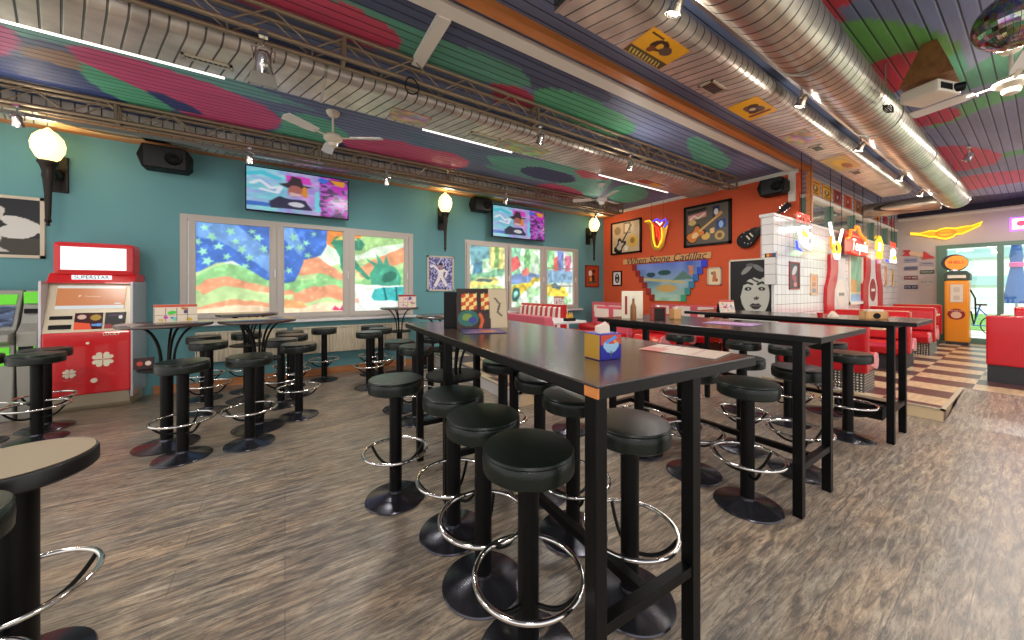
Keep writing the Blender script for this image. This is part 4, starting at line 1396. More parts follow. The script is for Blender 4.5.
def round_table(label, x, y, r=0.33, shelf=True, H=1.12):
    t = thing('round_bar_table', label, 'table', (x, y, 0), 0, 'tall round bar tables')
    MB().lathe([(0.001, 0), (0.225, 0), (0.23, 0.008), (0.10, 0.03), (0.05, 0.045), (0.045, 0.06)], n=40).build('base_disc', M['base'], t, smooth=True)
    MB().cyl((0, 0, 0.05), (0, 0, 0.70), 0.045, n=24).build('column', M['black'], t, smooth=True)
    MB().lathe([(0.001, 0.70), (0.19, 0.70), (0.195, 0.708), (0.19, 0.716), (0.001, 0.716)], n=40).build('lower_shelf', M['blackmatte'], t, smooth=True)
    MB().lathe([(0.001, H - 0.03), (r - 0.01, H - 0.03), (r, H - 0.02), (r, H - 0.006), (r - 0.008, H), (0.001, H)], n=56).build('tabletop', M['tabletop'], t, smooth=True)
    for k in range(5):
        a = 2 * PI * k / 5 + 0.3
        pts = []
        for s_ in range(10):
            u = s_ / 9
            rr = 0.045 + 0.16 * u ** 2.2
            pts.append((rr * math.cos(a), rr * math.sin(a), 0.71 + (H - 0.74) * (1 - (1 - u) ** 1.4)))
        MB().tube(pts, 0.010, 8).build('curved_rod', M['black'], t, smooth=True)
    return t


round_table('leftmost tall round table beside the red gaming machine, holding a printed menu', -0.907, 4.40)
round_table('second tall round table from the left, below the first window', -0.224, 4.44)
round_table('tall round table at the back against the sill of the first window', -0.40, 5.65)
round_table('tall round table below the right pane of the first window, with a small menu', 1.66, 6.10, 0.32)
round_table('tall round table just beyond the far end of the front long table', 1.60, 3.95)
pd = thing('shelf_pedestal', 'low black pedestal with a round shelf and curved rods under the front table', 'pedestal', (1.18, 2.70, 0))
MB().cyl((0, 0, 0), (0, 0, 0.70), 0.04, n=24).build('column', M['black'], pd, smooth=True)
MB().lathe([(0.001, 0.70), (0.225, 0.70), (0.23, 0.712), (0.225, 0.722), (0.001, 0.724)], n=40).build('round_shelf', M['blackmatte'], pd, smooth=True)
for k in range(5):
    a = 2 * PI * k / 5 + 0.9
    MB().tube([((0.05 + 0.12 * u ** 2) * math.cos(a), (0.05 + 0.12 * u ** 2) * math.sin(a), 0.722 + 0.335 * u) for u in [s_ / 8 for s_ in range(9)]], 0.010, 8).build('curved_rod', M['black'], pd, smooth=True)


# ================================================================= THINGS ON THE TABLES
def menu_stand(label, loc, rz, w, h, fn, lean=12, z=None, back=True):
    t = thing('menu_stand', label, 'menu', loc, rz)
    o = sheet('front_leaf', (-w / 2, 0, 0), (w, 0, 0), (0, math.sin(R(lean)) * h, math.cos(R(lean)) * h), 60, 48, fn, M['picture'], None, thick=0.004)
    o.parent = t
    m = MB()
    dy = math.sin(R(lean)) * h
    m.add([(-w / 2, 2 * dy + 0.003, 0), (w / 2, 2 * dy + 0.003, 0), (w / 2, dy + 0.003, h * math.cos(R(lean))), (-w / 2, dy + 0.003, h * math.cos(R(lean)))], [(0, 1, 2, 3)])
    b = m.build('back_leaf', M['blackmatte'], t)
    b.modifiers.new('t', 'SOLIDIFY').thickness = 0.004
    return t


rs = np.random.RandomState(4)


def food(seed, base=(228, 212, 190), head=(200, 80, 50)):
    r_ = np.random.RandomState(seed)
    sh = [('p', [(0, 0.84), (1, 0.84), (1, 1), (0, 1)], head)]
    for _ in range(9):
        sh.append(('e', r_.uniform(.1, .9), r_.uniform(.1, .75), r_.uniform(.05, .12), r_.uniform(.05, .1), r_.uniform(0, 3), tuple(r_.choice([60, 120, 180, 210], 3))))
    for i in range(4):
        sh.append(('l', [(0.25 * i + .02, .05), (0.25 * i + .02, .8)], .006, (110, 90, 90)))
    sh.append(('l', [(.02, .4), (.98, .4)], .006, (110, 90, 90)))
    return layers(base, sh)


menu_stand('printed food menu standing on the leftmost round table', (-0.86, 4.48, 1.12), R(12), 0.30, 0.165, food(1), 6)
menu_stand('small printed menu standing on the round table under the right pane', (1.80, 6.12, 1.12), R(-10), 0.30, 0.22, food(2, (220, 196, 180), (150, 40, 40)), 8)
ck = []
for i in range(8):
    for j in range(6):
        ck.append(('p', [(0.02 + i * .075, .35 + j * .1), (0.095 + i * .075, .38 + j * .1), (0.095 + i * .075, .48 + j * .1), (0.02 + i * .075, .45 + j * .1)], ((196, 70, 30) if (i + j) % 2 else (236, 206, 120)) if (i * j) % 5 else (40, 24, 20)))
cover = layers((52, 30, 24), ck + [('e', .22, .25, .2, .2, .2, (40, 100, 90)), ('e', .2, .28, .1, .09, .2, (120, 150, 60)), ('e', .3, .2, .08, .08, 0, (50, 60, 140)), ('p', [(.66, 0), (1, 0), (1, 1), (.62, 1)], (196, 178, 146)), ('l', [(.75, .75), (.85, .6), (.8, .4), (.88, .3)], .02, (90, 80, 70)), ('l', [(.45, .0), (.5, .2), (.45, .35)], .03, (210, 90, 40))])
mm_ = menu_stand('large open menu with a chequered cover standing at the far left of the front table', (1.22, 2.26, 1.14), R(-18), 0.38, 0.295, cover, 10)
bs = thing('black_menu_board', 'narrow black menu edge just left of the large open menu', 'menu', (1.02, 2.39, 1.14), R(-40))
MB().rbox(-0.05, 0.05, -0.006, 0.006, 0, 0.265, 0.003).build('board', M['blackmatte'], bs)


def flat_paper(label, cx, cy, z, w, l, rz, fn, name='placemat'):
    t = thing(name, label, 'placemat', (cx, cy, z), rz)
    o = sheet('printed_sheet', (-w / 2, -l / 2, 0.003), (w, 0, 0), (0, l, 0), 40, 30, fn, M['picture'], None, thick=0.003)
    o.parent = t
    return t


flat_paper('loose placemat at the far left of the front table, under the menu', 1.12, 2.08, 1.1402, 0.28, 0.26, R(-20), layers((70, 56, 110), [('e', .5, .5, .35, .35, 0, (120, 90, 130)), ('e', .6, .4, .2, .2, 0, (190, 120, 60)), ('l', [(.1, .1), (.9, .2)], .03, (200, 170, 130))]))
flat_paper('pale pink paper placemat near the right corner of the front table', 1.52, 0.90, 1.1402, 0.21, 0.32, R(10), layers((196, 176, 160), [('p', [(0, .7), (.5, .7), (.5, 1), (0, 1)], (190, 110, 96)), ('l', [(.5, .8), (.9, .8)], .02, (150, 110, 100)), ('l', [(.5, .6), (.9, .6)], .02, (160, 120, 110)), ('l', [(.1, .3), (.9, .3)], .02, (170, 130, 120))]))
flat_paper('purple placemat on the second long table', 3.10, 1.42, 1.1402, 0.26, 0.36, 0.1, layers((176, 140, 190), [('e', .5, .5, .3, .3, 0, (206, 160, 190)), ('l', [(.1, .8), (.9, .8)], .03, (120, 90, 160))]))


def proj_box(name, label, cat, loc, rz): return thing(name, label, cat, loc, rz)


nb = thing('napkin_box', 'blue and yellow napkin box with white napkins on the front table', 'napkin holder', (1.10, 1.0, 1.14), R(-6))
MB().rbox(-0.065, 0.065, -0.055, 0.055, 0, 0.105, 0.004).build('box', M['blue'], nb)
MB().box(-0.068, -0.0645, -0.052, 0.052, 0.004, 0.101).build('side_label', M['gold'], nb)
sheet('front_label', (-0.062, -0.0575, 0.004), (0.124, 0, 0), (0, 0, 0.098), 50, 40, layers((30, 34, 150), [('p', [(0, .6), (1, .6), (1, 1), (0, 1)], (190, 60, 30)), ('p', [(.12, .5), (.3, .3), (.5, .22), (.7, .3), (.88, .5), (.85, .68), (.6, .6), (.4, .62), (.15, .7)], (150, 190, 220)), ('p', [(.2, .72), (.7, .95), (.8, .85), (.25, .62)], (60, 140, 226)), ('l', [(.5, .1), (.5, .3)], .03, (60, 90, 60)), ('e', .7, .7, .08, .07, 0, (226, 140, 60))]), M['picture'], None).parent = nb
m = MB()
for k in range(6):
    m.prism([(-0.045 + k * 0.004, 0.09), (0.02 + k * 0.004, 0.09), (0.015 + k * 0.004, 0.135 - 0.003 * k), (-0.01 + k * 0.003, 0.152 - 0.003 * k), (-0.04 + k * 0.003, 0.13)], 1, -0.03 + k * 0.010, -0.024 + k * 0.010)
m.build('napkins', M['paper'], nb)

for o_ in (nb,):
    o_.scale = (0.86, 0.86, 1.0)

# second table: upright folder, bottle, salt shaker, wooden box
w_ = thing('menu_folder', 'beige upright menu folder at the far end of the second table', 'menu', (2.86, 2.22, 1.14), R(-42))
MB().rbox(-0.10, 0.10, -0.006, 0.006, 0, 0.27, 0.003).build('board', M['ivory'], w_)
MB().box(-0.07, -0.05, -0.012, -0.005, 0.04, 0.22).build('spine_strip', M['darkred'], w_)
w_ = thing('sauce_bottle', 'slim brown sauce bottle in front of the beige folder', 'bottle', (2.76, 2.13, 1.14))
MB().lathe([(0.001, 0), (0.026, 0), (0.028, 0.01), (0.028, 0.12), (0.012, 0.16), (0.010, 0.2), (0.001, 0.2)], n=24).build('bottle', M['wood'], w_, smooth=True)
MB().lathe([(0.001, 0.2), (0.013, 0.2), (0.013, 0.222), (0.001, 0.222)], n=16).build('cap', M['white'], w_, smooth=True)
w_ = thing('condiment_caddy', 'small dark caddy with a red edge beside the sauce bottle', 'caddy', (2.95, 2.0, 1.14), R(-33))
MB().rbox(-0.055, 0.055, -0.035, 0.035, 0, 0.11, 0.004).build('caddy_body', M['bronze'], w_)
MB().box(-0.06, -0.05, -0.04, 0.04, 0, 0.12).box(0.05, 0.06, -0.04, 0.04, 0, 0.12).box(-0.06, 0.06, -0.04, 0.04, 0.11, 0.122).build('red_frame', M['darkred'], w_)
MB().cyl((0, 0, 0.10), (0, 0, 0.135), 0.02, n=16).build('shaker_top', M['chrome'], w_)
w_ = thing('wooden_box', 'light wooden cutlery box right of the dark caddy', 'box', (3.12, 1.93, 1.14), R(-20))
MB().box(-0.04, 0.04, -0.03, 0.03, 0, 0.01).box(-0.04, 0.04, -0.03, -0.024, 0, 0.1).box(-0.04, 0.04, 0.024, 0.03, 0, 0.1).box(-0.04, -0.034, -0.03, 0.03, 0, 0.1).box(0.034, 0.04, -0.03, 0.03, 0, 0.1).build('box', M['lightwood'], w_)
MB().box(-0.02, 0.02, -0.01, 0.01, 0.02, 0.12).build('napkins', M['paper'], w_)

# third table
w_ = thing('napkin_crate', 'small wooden napkin crate with a dark round emblem on the third table', 'napkin holder', (4.72, 0.90, 1.14), R(-52))
MB().box(-0.085, 0.085, -0.05, 0.05, 0, 0.01).box(-0.085, 0.085, -0.05, -0.043, 0, 0.075).box(-0.085, 0.085, 0.043, 0.05, 0, 0.075).box(-0.085, -0.078, -0.05, 0.05, 0, 0.075).box(0.078, 0.085, -0.05, 0.05, 0, 0.075).build('crate', M['lightwood'], w_)
MB().cyl((0, -0.049, 0.036), (0, -0.053, 0.036), 0.027, n=24).build('emblem', M['black'], w_)
MB().box(-0.06, 0.06, -0.03, 0.03, 0.02, 0.095).build('napkins', M['paper'], w_)
w_ = thing('sauce_cup', 'small red and white cup at the far side of the third table', 'cup', (4.66, 1.28, 1.14))
MB().lathe([(0.001, 0), (0.02, 0), (0.028, 0.045), (0.001, 0.045)], n=20).build('cup', M['redvinyl'], w_, smooth=True)
w_ = thing('white_napkin', 'crumpled white napkin next to the small red cup', 'napkin', (4.74, 1.20, 1.14))
m = MB().lathe([(0.001, 0), (0.04, 0), (0.038, 0.02), (0.022, 0.045), (0.012, 0.06), (0.001, 0.062)], n=14)
m.V = [(v[0] * (1 + 0.25 * math.sin(7 * math.atan2(v[1], v[0]))), v[1] * (1 + 0.2 * math.cos(5 * math.atan2(v[1], v[0]))), v[2]) for v in m.V]
m.build('napkin', M['paper'], w_)
menu_stand('small printed menu card standing in front of the big portrait poster', (4.70, 2.20, 1.14), R(-30), 0.20, 0.155, food(5, (226, 200, 180), (190, 60, 50)), 14)
menu_stand('printed menu on the low shelf of the leftmost round table', (-1.05, 4.38, 0.716), R(10), 0.13, 0.10, layers((50, 20, 20), [('e', .3, .5, .15, .2, 0, (190, 60, 40)), ('e', .7, .5, .15, .2, 0, (220, 200, 180))]), 4)


# ================================================================= WALL THINGS, TEAL WALL
def sconce(x, label, zc=3.12):
    y = YT
    t = thing('wall_sconce', label, 'wall lamp', (x, y, 2.2), 0, 'torch-shaped wall sconces')
    m = MB().rbox(-0.02 - 0.06 + 0.02, 0.08, -0.04, 0, 0.42, 0.86, 0.012)
    m.build('wall_plate', M['bronze'], t)
    a = MB().tube([(0.0, -0.03, 0.66), (0, -0.10, 0.60), (0, -0.18, 0.64), (0, -0.24, 0.72)], [0.05, 0.055, 0.045, 0.04], 12)
    a.build('scroll_arm', M['bronze'], t, smooth=True)
    p = MB().lathe([(0.004, -0.03), (0.02, -0.02), (0.012, 0.0), (0.030, 0.03), (0.022, 0.06), (0.024, 0.12), (0.03, 0.35), (0.042, 0.52), (0.052, 0.56), (0.046, 0.60), (0.066, 0.68), (0.085, 0.71), (0.085, 0.73), (0.05, 0.735)], (0, -0.25, 0), 24)
    p.build('torch_stem', M['bronze'], t, smooth=True)
    g = MB().lathe([(0.05, 0.735), (0.09, 0.77), (0.128, 0.86), (0.134, 0.93), (0.115, 1.01), (0.07, 1.07), (0.035, 1.095), (0.016, 1.12), (0.004, 1.13)], (0, -0.25, 0), 28)
    g.build('glass_globe', M['globe'], t, smooth=True)
    light('sconce_glow', 'POINT', (x, y - 0.42, 3.12), 9, (1, 0.85, 0.55), 0.1)
    return t


sconce(-2.33, 'torch wall lamp with a glowing globe at the left end of the teal wall')
sconce(2.62, 'torch wall lamp between the two windows, above the framed dancer')
sconce(6.72, 'torch wall lamp nearest the corner with the orange wall')


def framed(name, label, face, a0, a1, z0, z1, fn, fm, cat='picture', fw=0.03, d=0.025, nx=60, ny=50, off=0.0, mat='picture'):
    """face 'y': on the teal/tiled wall, spans X; face 'x': on a wall facing -X, spans Y from a0 (left, larger Y) to a1"""
    if face[0] == 'y':
        yw = face[1]
        c = ((a0 + a1) / 2, yw, z0)
        t = thing(name, label, cat, c)
        m = MB()
        m.box(a0, a1, yw - d, yw, z0, z0 + fw).box(a0, a1, yw - d, yw, z1 - fw, z1).box(a0, a0 + fw, yw - d, yw, z0, z1).box(a1 - fw, a1, yw - d, yw, z0, z1)
        m.build('frame', fm, t, world=True)
        MB().box(a0 + fw * .5, a1 - fw * .5, yw - d * .4, yw, z0 + fw * .5, z1 - fw * .5).build('backing', M['blackmatte'], t, world=True)
        sheet('print', (a0 + fw, yw - d * .5, z0 + fw), (a1 - a0 - 2 * fw, 0, 0), (0, 0, z1 - z0 - 2 * fw), nx, ny, fn, M[mat], t)
    else:
        xw = face[1]
        t = thing(name, label, cat, (xw, (a0 + a1) / 2, z0))
        m = MB()
        lo, hi = min(a0, a1), max(a0, a1)
        m.box(xw - d, xw, lo, hi, z0, z0 + fw).box(xw - d, xw, lo, hi, z1 - fw, z1).box(xw - d, xw, lo, lo + fw, z0, z1).box(xw - d, xw, hi - fw, hi, z0, z1)
        m.build('frame', fm, t, world=True)
        MB().box(xw - d * .4, xw, lo + fw * .5, hi - fw * .5, z0 + fw * .5, z1 - fw * .5).build('backing', M['blackmatte'], t, world=True)
        sheet('print', (xw - d * .5, hi - fw, z0 + fw), (0, -(hi - lo - 2 * fw), 0), (0, 0, z1 - z0 - 2 * fw), nx, ny, fn, M[mat], t)
    return t


TW = ('y', YT)
bw = layers((26, 26, 32), [('p', [(.0, .0), (1, 0), (1, .3), (0, .4)], (60, 56, 46)),
    ('p', [(.52, .95), (.62, .9), (.72, .82), (.70, .62), (.62, .55), (.5, .5), (.42, .6), (.44, .8)], (196, 192, 188)),
    ('e', .86, .55, .10, .2, .9, (206, 204, 200)), ('e', .82, .42, .16, .13, .3, (206, 204, 200)),
    ('p', [(.5, .55), (.64, .5), (.7, .3), (.66, .15), (.76, .05), (.62, .04), (.58, .2), (.6, .32), (.45, .4)], (190, 186, 180)), ('p', [(.1, .5), (.5, .5), (.45, .7), (.2, .8)], (150, 148, 144))])
framed('framed_photograph', 'black and white framed photograph at the left edge, beside the sconce', TW, -3.45, -2.44, 1.80, 2.53, bw, M['beige'], fw=0.035, nx=90, ny=70)
danc = layers((96, 96, 150), [('f', lambda x, y, c: np.where(vnoise(x, y, 26, 51)[:, None] > .55, np.array((180, 180, 226.)), np.where(vnoise(x, y, 30, 52)[:, None] > .6, np.array((40, 30, 70.)), c))),
    ('p', [(.38, .62), (.62, .62), (.6, .42), (.8, .12), (.7, .08), (.5, .36), (.32, .08), (.2, .12), (.4, .42)], (232, 226, 226)), ('e', .5, .72, .07, .09, 0, (180, 130, 110)), ('p', [(.36, .62), (.62, .62), (.64, .56), (.36, .56)], (236, 230, 230)),
    ('l', [(.38, .62), (.2, .75), (.1, .7)], .035, (232, 226, 226)), ('l', [(.62, .62), (.78, .55), (.7, .42)], .035, (232, 226, 226)), ('e', .5, .8, .08, .05, 0, (30, 24, 30))])
framed('framed_picture', 'framed picture of a dancing figure in white, between the two windows', TW, 2.34, 2.90, 1.40, 2.10, danc, M['beige'], nx=70, ny=80)
abst = layers((176, 74, 40), [('e', .35, .65, .15, .15, .3, (240, 230, 220)), ('e', .6, .4, .12, .18, 0, (30, 30, 40)), ('e', .4, .35, .1, .1, 0, (226, 170, 60)), ('l', [(.2, .15), (.8, .2)], .05, (60, 90, 60)), ('e', .65, .75, .12, .1, 0, (80, 30, 30))])
framed('framed_picture', 'small red and orange framed picture below the last sconce', TW, 6.64, 7.14, 1.50, 2.08, abst, M['darkred'])

# screens
def scr(x, y, c):
    n1, n2, n3 = vnoise(x, y, 9, 61), vnoise(x, y, 16, 62), vnoise(x, y, 24, 63)
    col = np.zeros((len(x), 3))
    left = x < 0.36
    mid = (x >= 0.36) & (x < 0.70)
    col[left] = np.stack([120 + 60 * n1, 180 + 60 * n2, 225 + 20 * n1], 1)[left]
    col[mid] = np.stack([150 + 70 * n1, 140 + 60 * n2, 220 + 20 * n1], 1)[mid]
    r_ = ~left & ~mid
    col[r_] = np.where(n3[r_, None] > .55, np.array((200, 60, 190.)), np.where(n2[r_, None] > .5, np.array((96, 60, 110.)), np.array((180, 120, 210.))))
    return col


tvf = layers((150, 170, 220), [('f', scr),
    ('l', [(.05, .62), (.12, .7), (.2, .55), (.3, .6), (.27, .45), (.12, .5)], .025, (236, 244, 255)), ('l', [(.0, .82), (.15, .9), (.28, .8)], .04, (90, 210, 232)),
    ('l', [(.02, .15), (.2, .15)], .05, (70, 120, 210)), ('p', [(.34, .9), (.6, .92), (.62, .76), (.36, .76)], (230, 80, 200)),
    ('p', [(.3, .68), (.38, .72), (.40, .9), (.5, .86), (.54, .72), (.64, .70), (.52, .62), (.36, .62)], (74, 58, 66)),
    ('e', .45, .55, .08, .14, 0, (180, 110, 100)), ('p', [(.39, .50), (.52, .50), (.5, .42), (.41, .42)], (230, 190, 190)), ('e', .55, .55, .03, .14, 0, (236, 150, 60)),
    ('p', [(.2, .25), (.3, .38), (.42, .34), (.55, .34), (.62, .12), (.22, .08)], (62, 60, 84)), ('e', .46, .22, .08, .06, 0, (220, 220, 230)),
    ('p', [(.68, .9), (.72, .98), (.8, .92), (.74, .82)], (70, 120, 230)), ('p', [(.8, .95), (.96, .95), (.94, .8), (.84, .84)], (240, 160, 60)),
    ('p', [(.64, .1), (.66, .6), (.7, .6), (.7, .1)], (120, 230, 244))])





def tv(x0, x1, z0, z1, label):
    t = thing('wall_screen', label, 'television', ((x0 + x1) / 2, YT, z0), 0, 'wall-mounted screens')
    y = YT - 0.22
    MB().rbox(x0, x1, y, y + 0.045, z0, z1, 0.006).build('housing', M['black'], t, world=True)
    sheet('picture_panel', (x0 + 0.015, y - 0.0012, z0 + 0.02), (x1 - x0 - 0.03, 0, 0), (0, 0, z1 - z0 - 0.035), 150, 84, soft(tvf, 0.012, 0.03), M['screen'], t)
    MB().box((x0 + x1) / 2 - 0.12, (x0 + x1) / 2 + 0.12, y + 0.04, YT, (z0 + z1) / 2 - 0.1, (z0 + z1) / 2 + 0.1).build('wall_bracket', M['blackmatte'], t, world=True)


tv(-0.49, 0.90, 2.60, 3.27, 'wall screen above the first window showing a man in a wide hat')
tv(3.70, 5.12, 2.56, 3.25, 'wall screen above the second window, partly behind a small spotlight')


def speaker(loc, rz, label, sx=0.5, sy=0.24, sz=0.3, tilt=0):
    t = thing('wall_speaker', label, 'speaker', loc, rz)
    pr = [(-sx / 2, -sz / 2), (sx / 2 - 0.05, -sz / 2), (sx / 2, -sz / 2 + 0.06), (sx / 2, sz / 2 - 0.06), (sx / 2 - 0.05, sz / 2), (-sx / 2, sz / 2), (-sx / 2 - 0.05, 0.0)]
    m = MB().prism(pr, 1, -sy, 0)
    m.xf(Matrix.Rotation(tilt, 4, 'X'))
    o = m.build('cabinet', M['blackmatte'], t, bevel=0.01)
    g = MB().rbox(-sx / 2 + 0.02, sx / 2 - 0.04, -sy - 0.008, -sy, -sz / 2 + 0.02, sz / 2 - 0.02, 0.003)
    g.xf(Matrix.Rotation(tilt, 4, 'X')).build('grille', P('grille_black', (26, 27, 30), 0.45), t)
    h = MB().lathe([(0.09, 0), (0.085, -0.012), (0.06, -0.004), (0.02, -0.012), (0.001, -0.012)], n=24)
    h.xf(Matrix.Rotation(tilt, 4, 'X') @ Matrix.Translation((0.07, -sy - 0.009, 0)) @ Matrix.Rotation(R(-90), 4, 'X'))
    h.build('woofer', M['black'], t, smooth=True)
    MB().box(-0.05, 0.05, -0.04, 0.12, -0.04, 0.04).build('wall_bracket', M['steel'], t)
    return t


speaker((-1.30, 6.50, 3.15), 0, 'black speaker high on the teal wall above the gaming machine', 0.46, 0.22, 0.30)
speaker((3.42, 6.50, 3.18), 0, 'black speaker left of the second wall screen', 0.40, 0.2, 0.28)
speaker((7.22, 2.56, 3.20), R(-90), 'black speaker high on the orange wall near the wooden post', 0.36, 0.24, 0.28, R(0))


# radiators
def radiator(x0, x1, label):
    t = thing('radiator', label, 'radiator', ((x0 + x1) / 2, YT - 0.08, 0.36), 0, 'radiators under the first window')
    m = MB()
    k = int((x1 - x0) / 0.05)
    pr = [(x0, YT - 0.06)]
    for i in range(k):
        a = x0 + (x1 - x0) * i / k
        w = (x1 - x0) / k
        pr += [(a + w * .15, YT - 0.10), (a + w * .6, YT - 0.10), (a + w * .75, YT - 0.088), (a + w * .98, YT - 0.088)]
    pr += [(x1, YT - 0.10), (x1, YT - 0.06)]
    m.prism(pr, 2, 0.38, 0.80)
    m.build('ribbed_panel', M['radiator'], t, world=True)
    MB().box(x0 - 0.01, x1 + 0.01, YT - 0.115, YT - 0.03, 0.80, 0.815).box(x0 - 0.01, x0, YT - 0.11, YT - 0.03, 0.38, 0.80).box(x1, x1 + 0.01, YT - 0.11, YT - 0.03, 0.38, 0.80).build('top_grille', M['radiator'], t, world=True)
    MB().cyl((x1 - 0.04, YT - 0.07, 0.0), (x1 - 0.04, YT - 0.07, 0.38), 0.01, n=8).cyl((x0 + 0.1, YT - 0.07, 0.6), (x0 + 0.1, YT - 0.01, 0.6), 0.02, n=8).build('pipe', M['white'], t, world=True)


radiator(-1.05, 0.02, 'beige ribbed radiator under the left pane, behind the round tables')
radiator(0.12, 1.93, 'beige ribbed radiator under the right part of the first window')

# gaming machines
gm = thing('gaming_machine', 'red and silver gaming machine with white lit top and clover leaves', 'gaming machine', (-1.86, 6.2, 0))
x0, x1 = -2.21, -1.50
MB().prism([(6.12, 0.92), (6.62, 0.92), (6.62, 1.52), (6.28, 1.52)], 0, x0, x1).build('display_body', M['silverpaint'], gm, world=True, bevel=0.012)
MB().prism([(6.10, 0.20), (6.62, 0.20), (6.62, 0.93), (6.10, 0.93)], 0, x0 + 0.01, x1 - 0.0).build('lower_cabinet', M['slotred'], gm, world=True, bevel=0.02)
MB().prism([(6.22, 0.0), (6.62, 0.0), (6.62, 0.21), (6.12, 0.21), (6.16, 0.06)], 0, x0 + 0.02, x1 - 0.02).build('plinth', M['silverpaint'], gm, world=True, bevel=0.01)
MB().rbox(x0 - 0.012, x0 + 0.01, 6.11, 6.62, 0.12, 1.52, 0.006).rbox(x1 - 0.01, x1 + 0.014, 6.11, 6.62, 0.12, 1.52, 0.006).build('side_panel', P('chrome_grey_side', (196, 190, 196), 0.25, 0.5), gm, world=True)
mb = MB().rbox(x0 + 0.03, x1 - 0.02, 6.26, 6.55, 1.60, 1.99, 0.05)
tb = mb.build('top_box', M['slotred'], gm, world=True)
MB().rbox(x0 + 0.10, x1 - 0.08, 6.25, 6.27, 1.66, 1.93, 0.004).build('lit_panel', M['whitelit'], gm, world=True)
MB().prism([(6.22, 1.50), (6.60, 1.50), (6.60, 1.62), (6.30, 1.62)], 0, x0 + 0.0, x1 - 0.0).build('name_band', M['slotred'], gm, world=True, bevel=0.008)
MB().rbox(-2.02, -1.70, 6.235, 6.25, 1.545, 1.595, 0.004).build('name_plate', M['whitelit'], gm, world=True)
text('SUPERSTAR', 0.045, M['black'], (-1.86, 6.232, 1.57), 'y', gm, 'name_lettering', width=0.28)


def lean_y(z):
    return 6.12 + (z - 0.92) * (0.16 / 0.60)


def leanpanel(name, a, b, z0, z1, mat, fn=None, d=0.006):
    if fn:
        return sheet(name, (a, lean_y(z0) - d, z0), (b - a, 0, 0), (0, lean_y(z1) - lean_y(z0), z1 - z0), 60, 40, fn, M[mat], gm, thick=0.004)
    m = MB().add([(a, lean_y(z0) - d, z0), (b, lean_y(z0) - d, z0), (b, lean_y(z1) - d, z1), (a, lean_y(z1) - d, z1), (a, lean_y(z0) + .02, z0), (b, lean_y(z0) + .02, z0), (b, lean_y(z1) + .02, z1), (a, lean_y(z1) + .02, z1)],
                 [(0, 1, 2, 3), (4, 7, 6, 5), (0, 4, 5, 1), (1, 5, 6, 2), (2, 6, 7, 3), (3, 7, 4, 0)])
    return m.build(name, mat if not isinstance(mat, str) else M[mat], gm, world=True)


leanpanel('screen', -2.13, -1.58, 1.20, 1.47, 'screen', layers((226, 142, 88), [('p', [(0, 0), (1, 0), (1, .14), (0, .14)], (240, 244, 244)), ('p', [(0, .9), (1, .9), (1, 1), (0, 1)], (236, 244, 240)), ('e', .32, .56, .02, .04, 0, (255, 240, 220)), ('l', [(.4, .54), (.62, .52)], .012, (250, 214, 180)), ('p', [(.85, .18), (.95, .18), (.95, .24), (.85, .24)], (250, 240, 230))]))
leanpanel('left_button_panel', -2.16, -1.99, 1.08, 1.12, 'blackmatte')
leanpanel('bill_slot', -2.16, -1.99, 0.97, 1.02, 'blackmatte')
leanpanel('button_screen', -1.97, -1.75, 0.96, 1.15, 'screen', layers((70, 16, 20), [('p', [(0, 0), (.65, 0), (.55, .35), (0, .45)], (255, 96, 60)), ('e', .25, .75, .16, .14, 0, (230, 190, 170)), ('e', .75, .7, .2, .18, 0, (190, 150, 60)), ('p', [(.6, .3), (1, .35), (1, .15), (.65, .2)], (110, 170, 240))]))
leanpanel('payout_panel', -1.73, -1.56, 0.96, 1.15, 'picture', layers((28, 24, 28), [('e', .75, .7, .1, .12, 0, (240, 240, 240)), ('l', [(.2, .8), (.9, .85)], .04, (90, 40, 90)), ('p', [(0, 0), (.5, 0), (.3, .3), (0, .25)], (150, 50, 50))]))


def clover(cx, cz, r, leaves=4):
    m = MB()
    for k in range(leaves):
        a = PI / 4 + k * 2 * PI / leaves
        pts = []
        for i in range(28):
            t = 2 * PI * i / 28
            hx = 16 * math.sin(t) ** 3 / 17
            hz = (13 * math.cos(t) - 5 * math.cos(2 * t) - 2 * math.cos(3 * t) - math.cos(4 * t)) / 17
            hz = (hz + 1.0) * 0.62
            hx *= 0.58
            pts.append((cx + r * (hx * math.cos(a) - hz * math.sin(a)), cz + r * (hx * math.sin(a) + hz * math.cos(a))))
        m.prism(pts, 1, 6.092, 6.10)
    return m.build('clover', M['ivory'], gm, world=True)


clover(-1.73, 0.60, 0.085)
clover(-1.99, 0.46, 0.05)
MB().cyl((-1.80, 6.1, 0.36), (-1.80, 6.092, 0.36), 0.028, n=16).cyl((-1.85, 6.1, 0.80), (-1.85, 6.092, 0.80), 0.014, n=12).build('dot', M['ivory'], gm, world=True)
text('LUCKY', 0.04, M['ivory'], (-1.66, 6.095, 0.895), 'y', gm, 'small_lettering', width=0.14)

gm.location.x -= 0.075

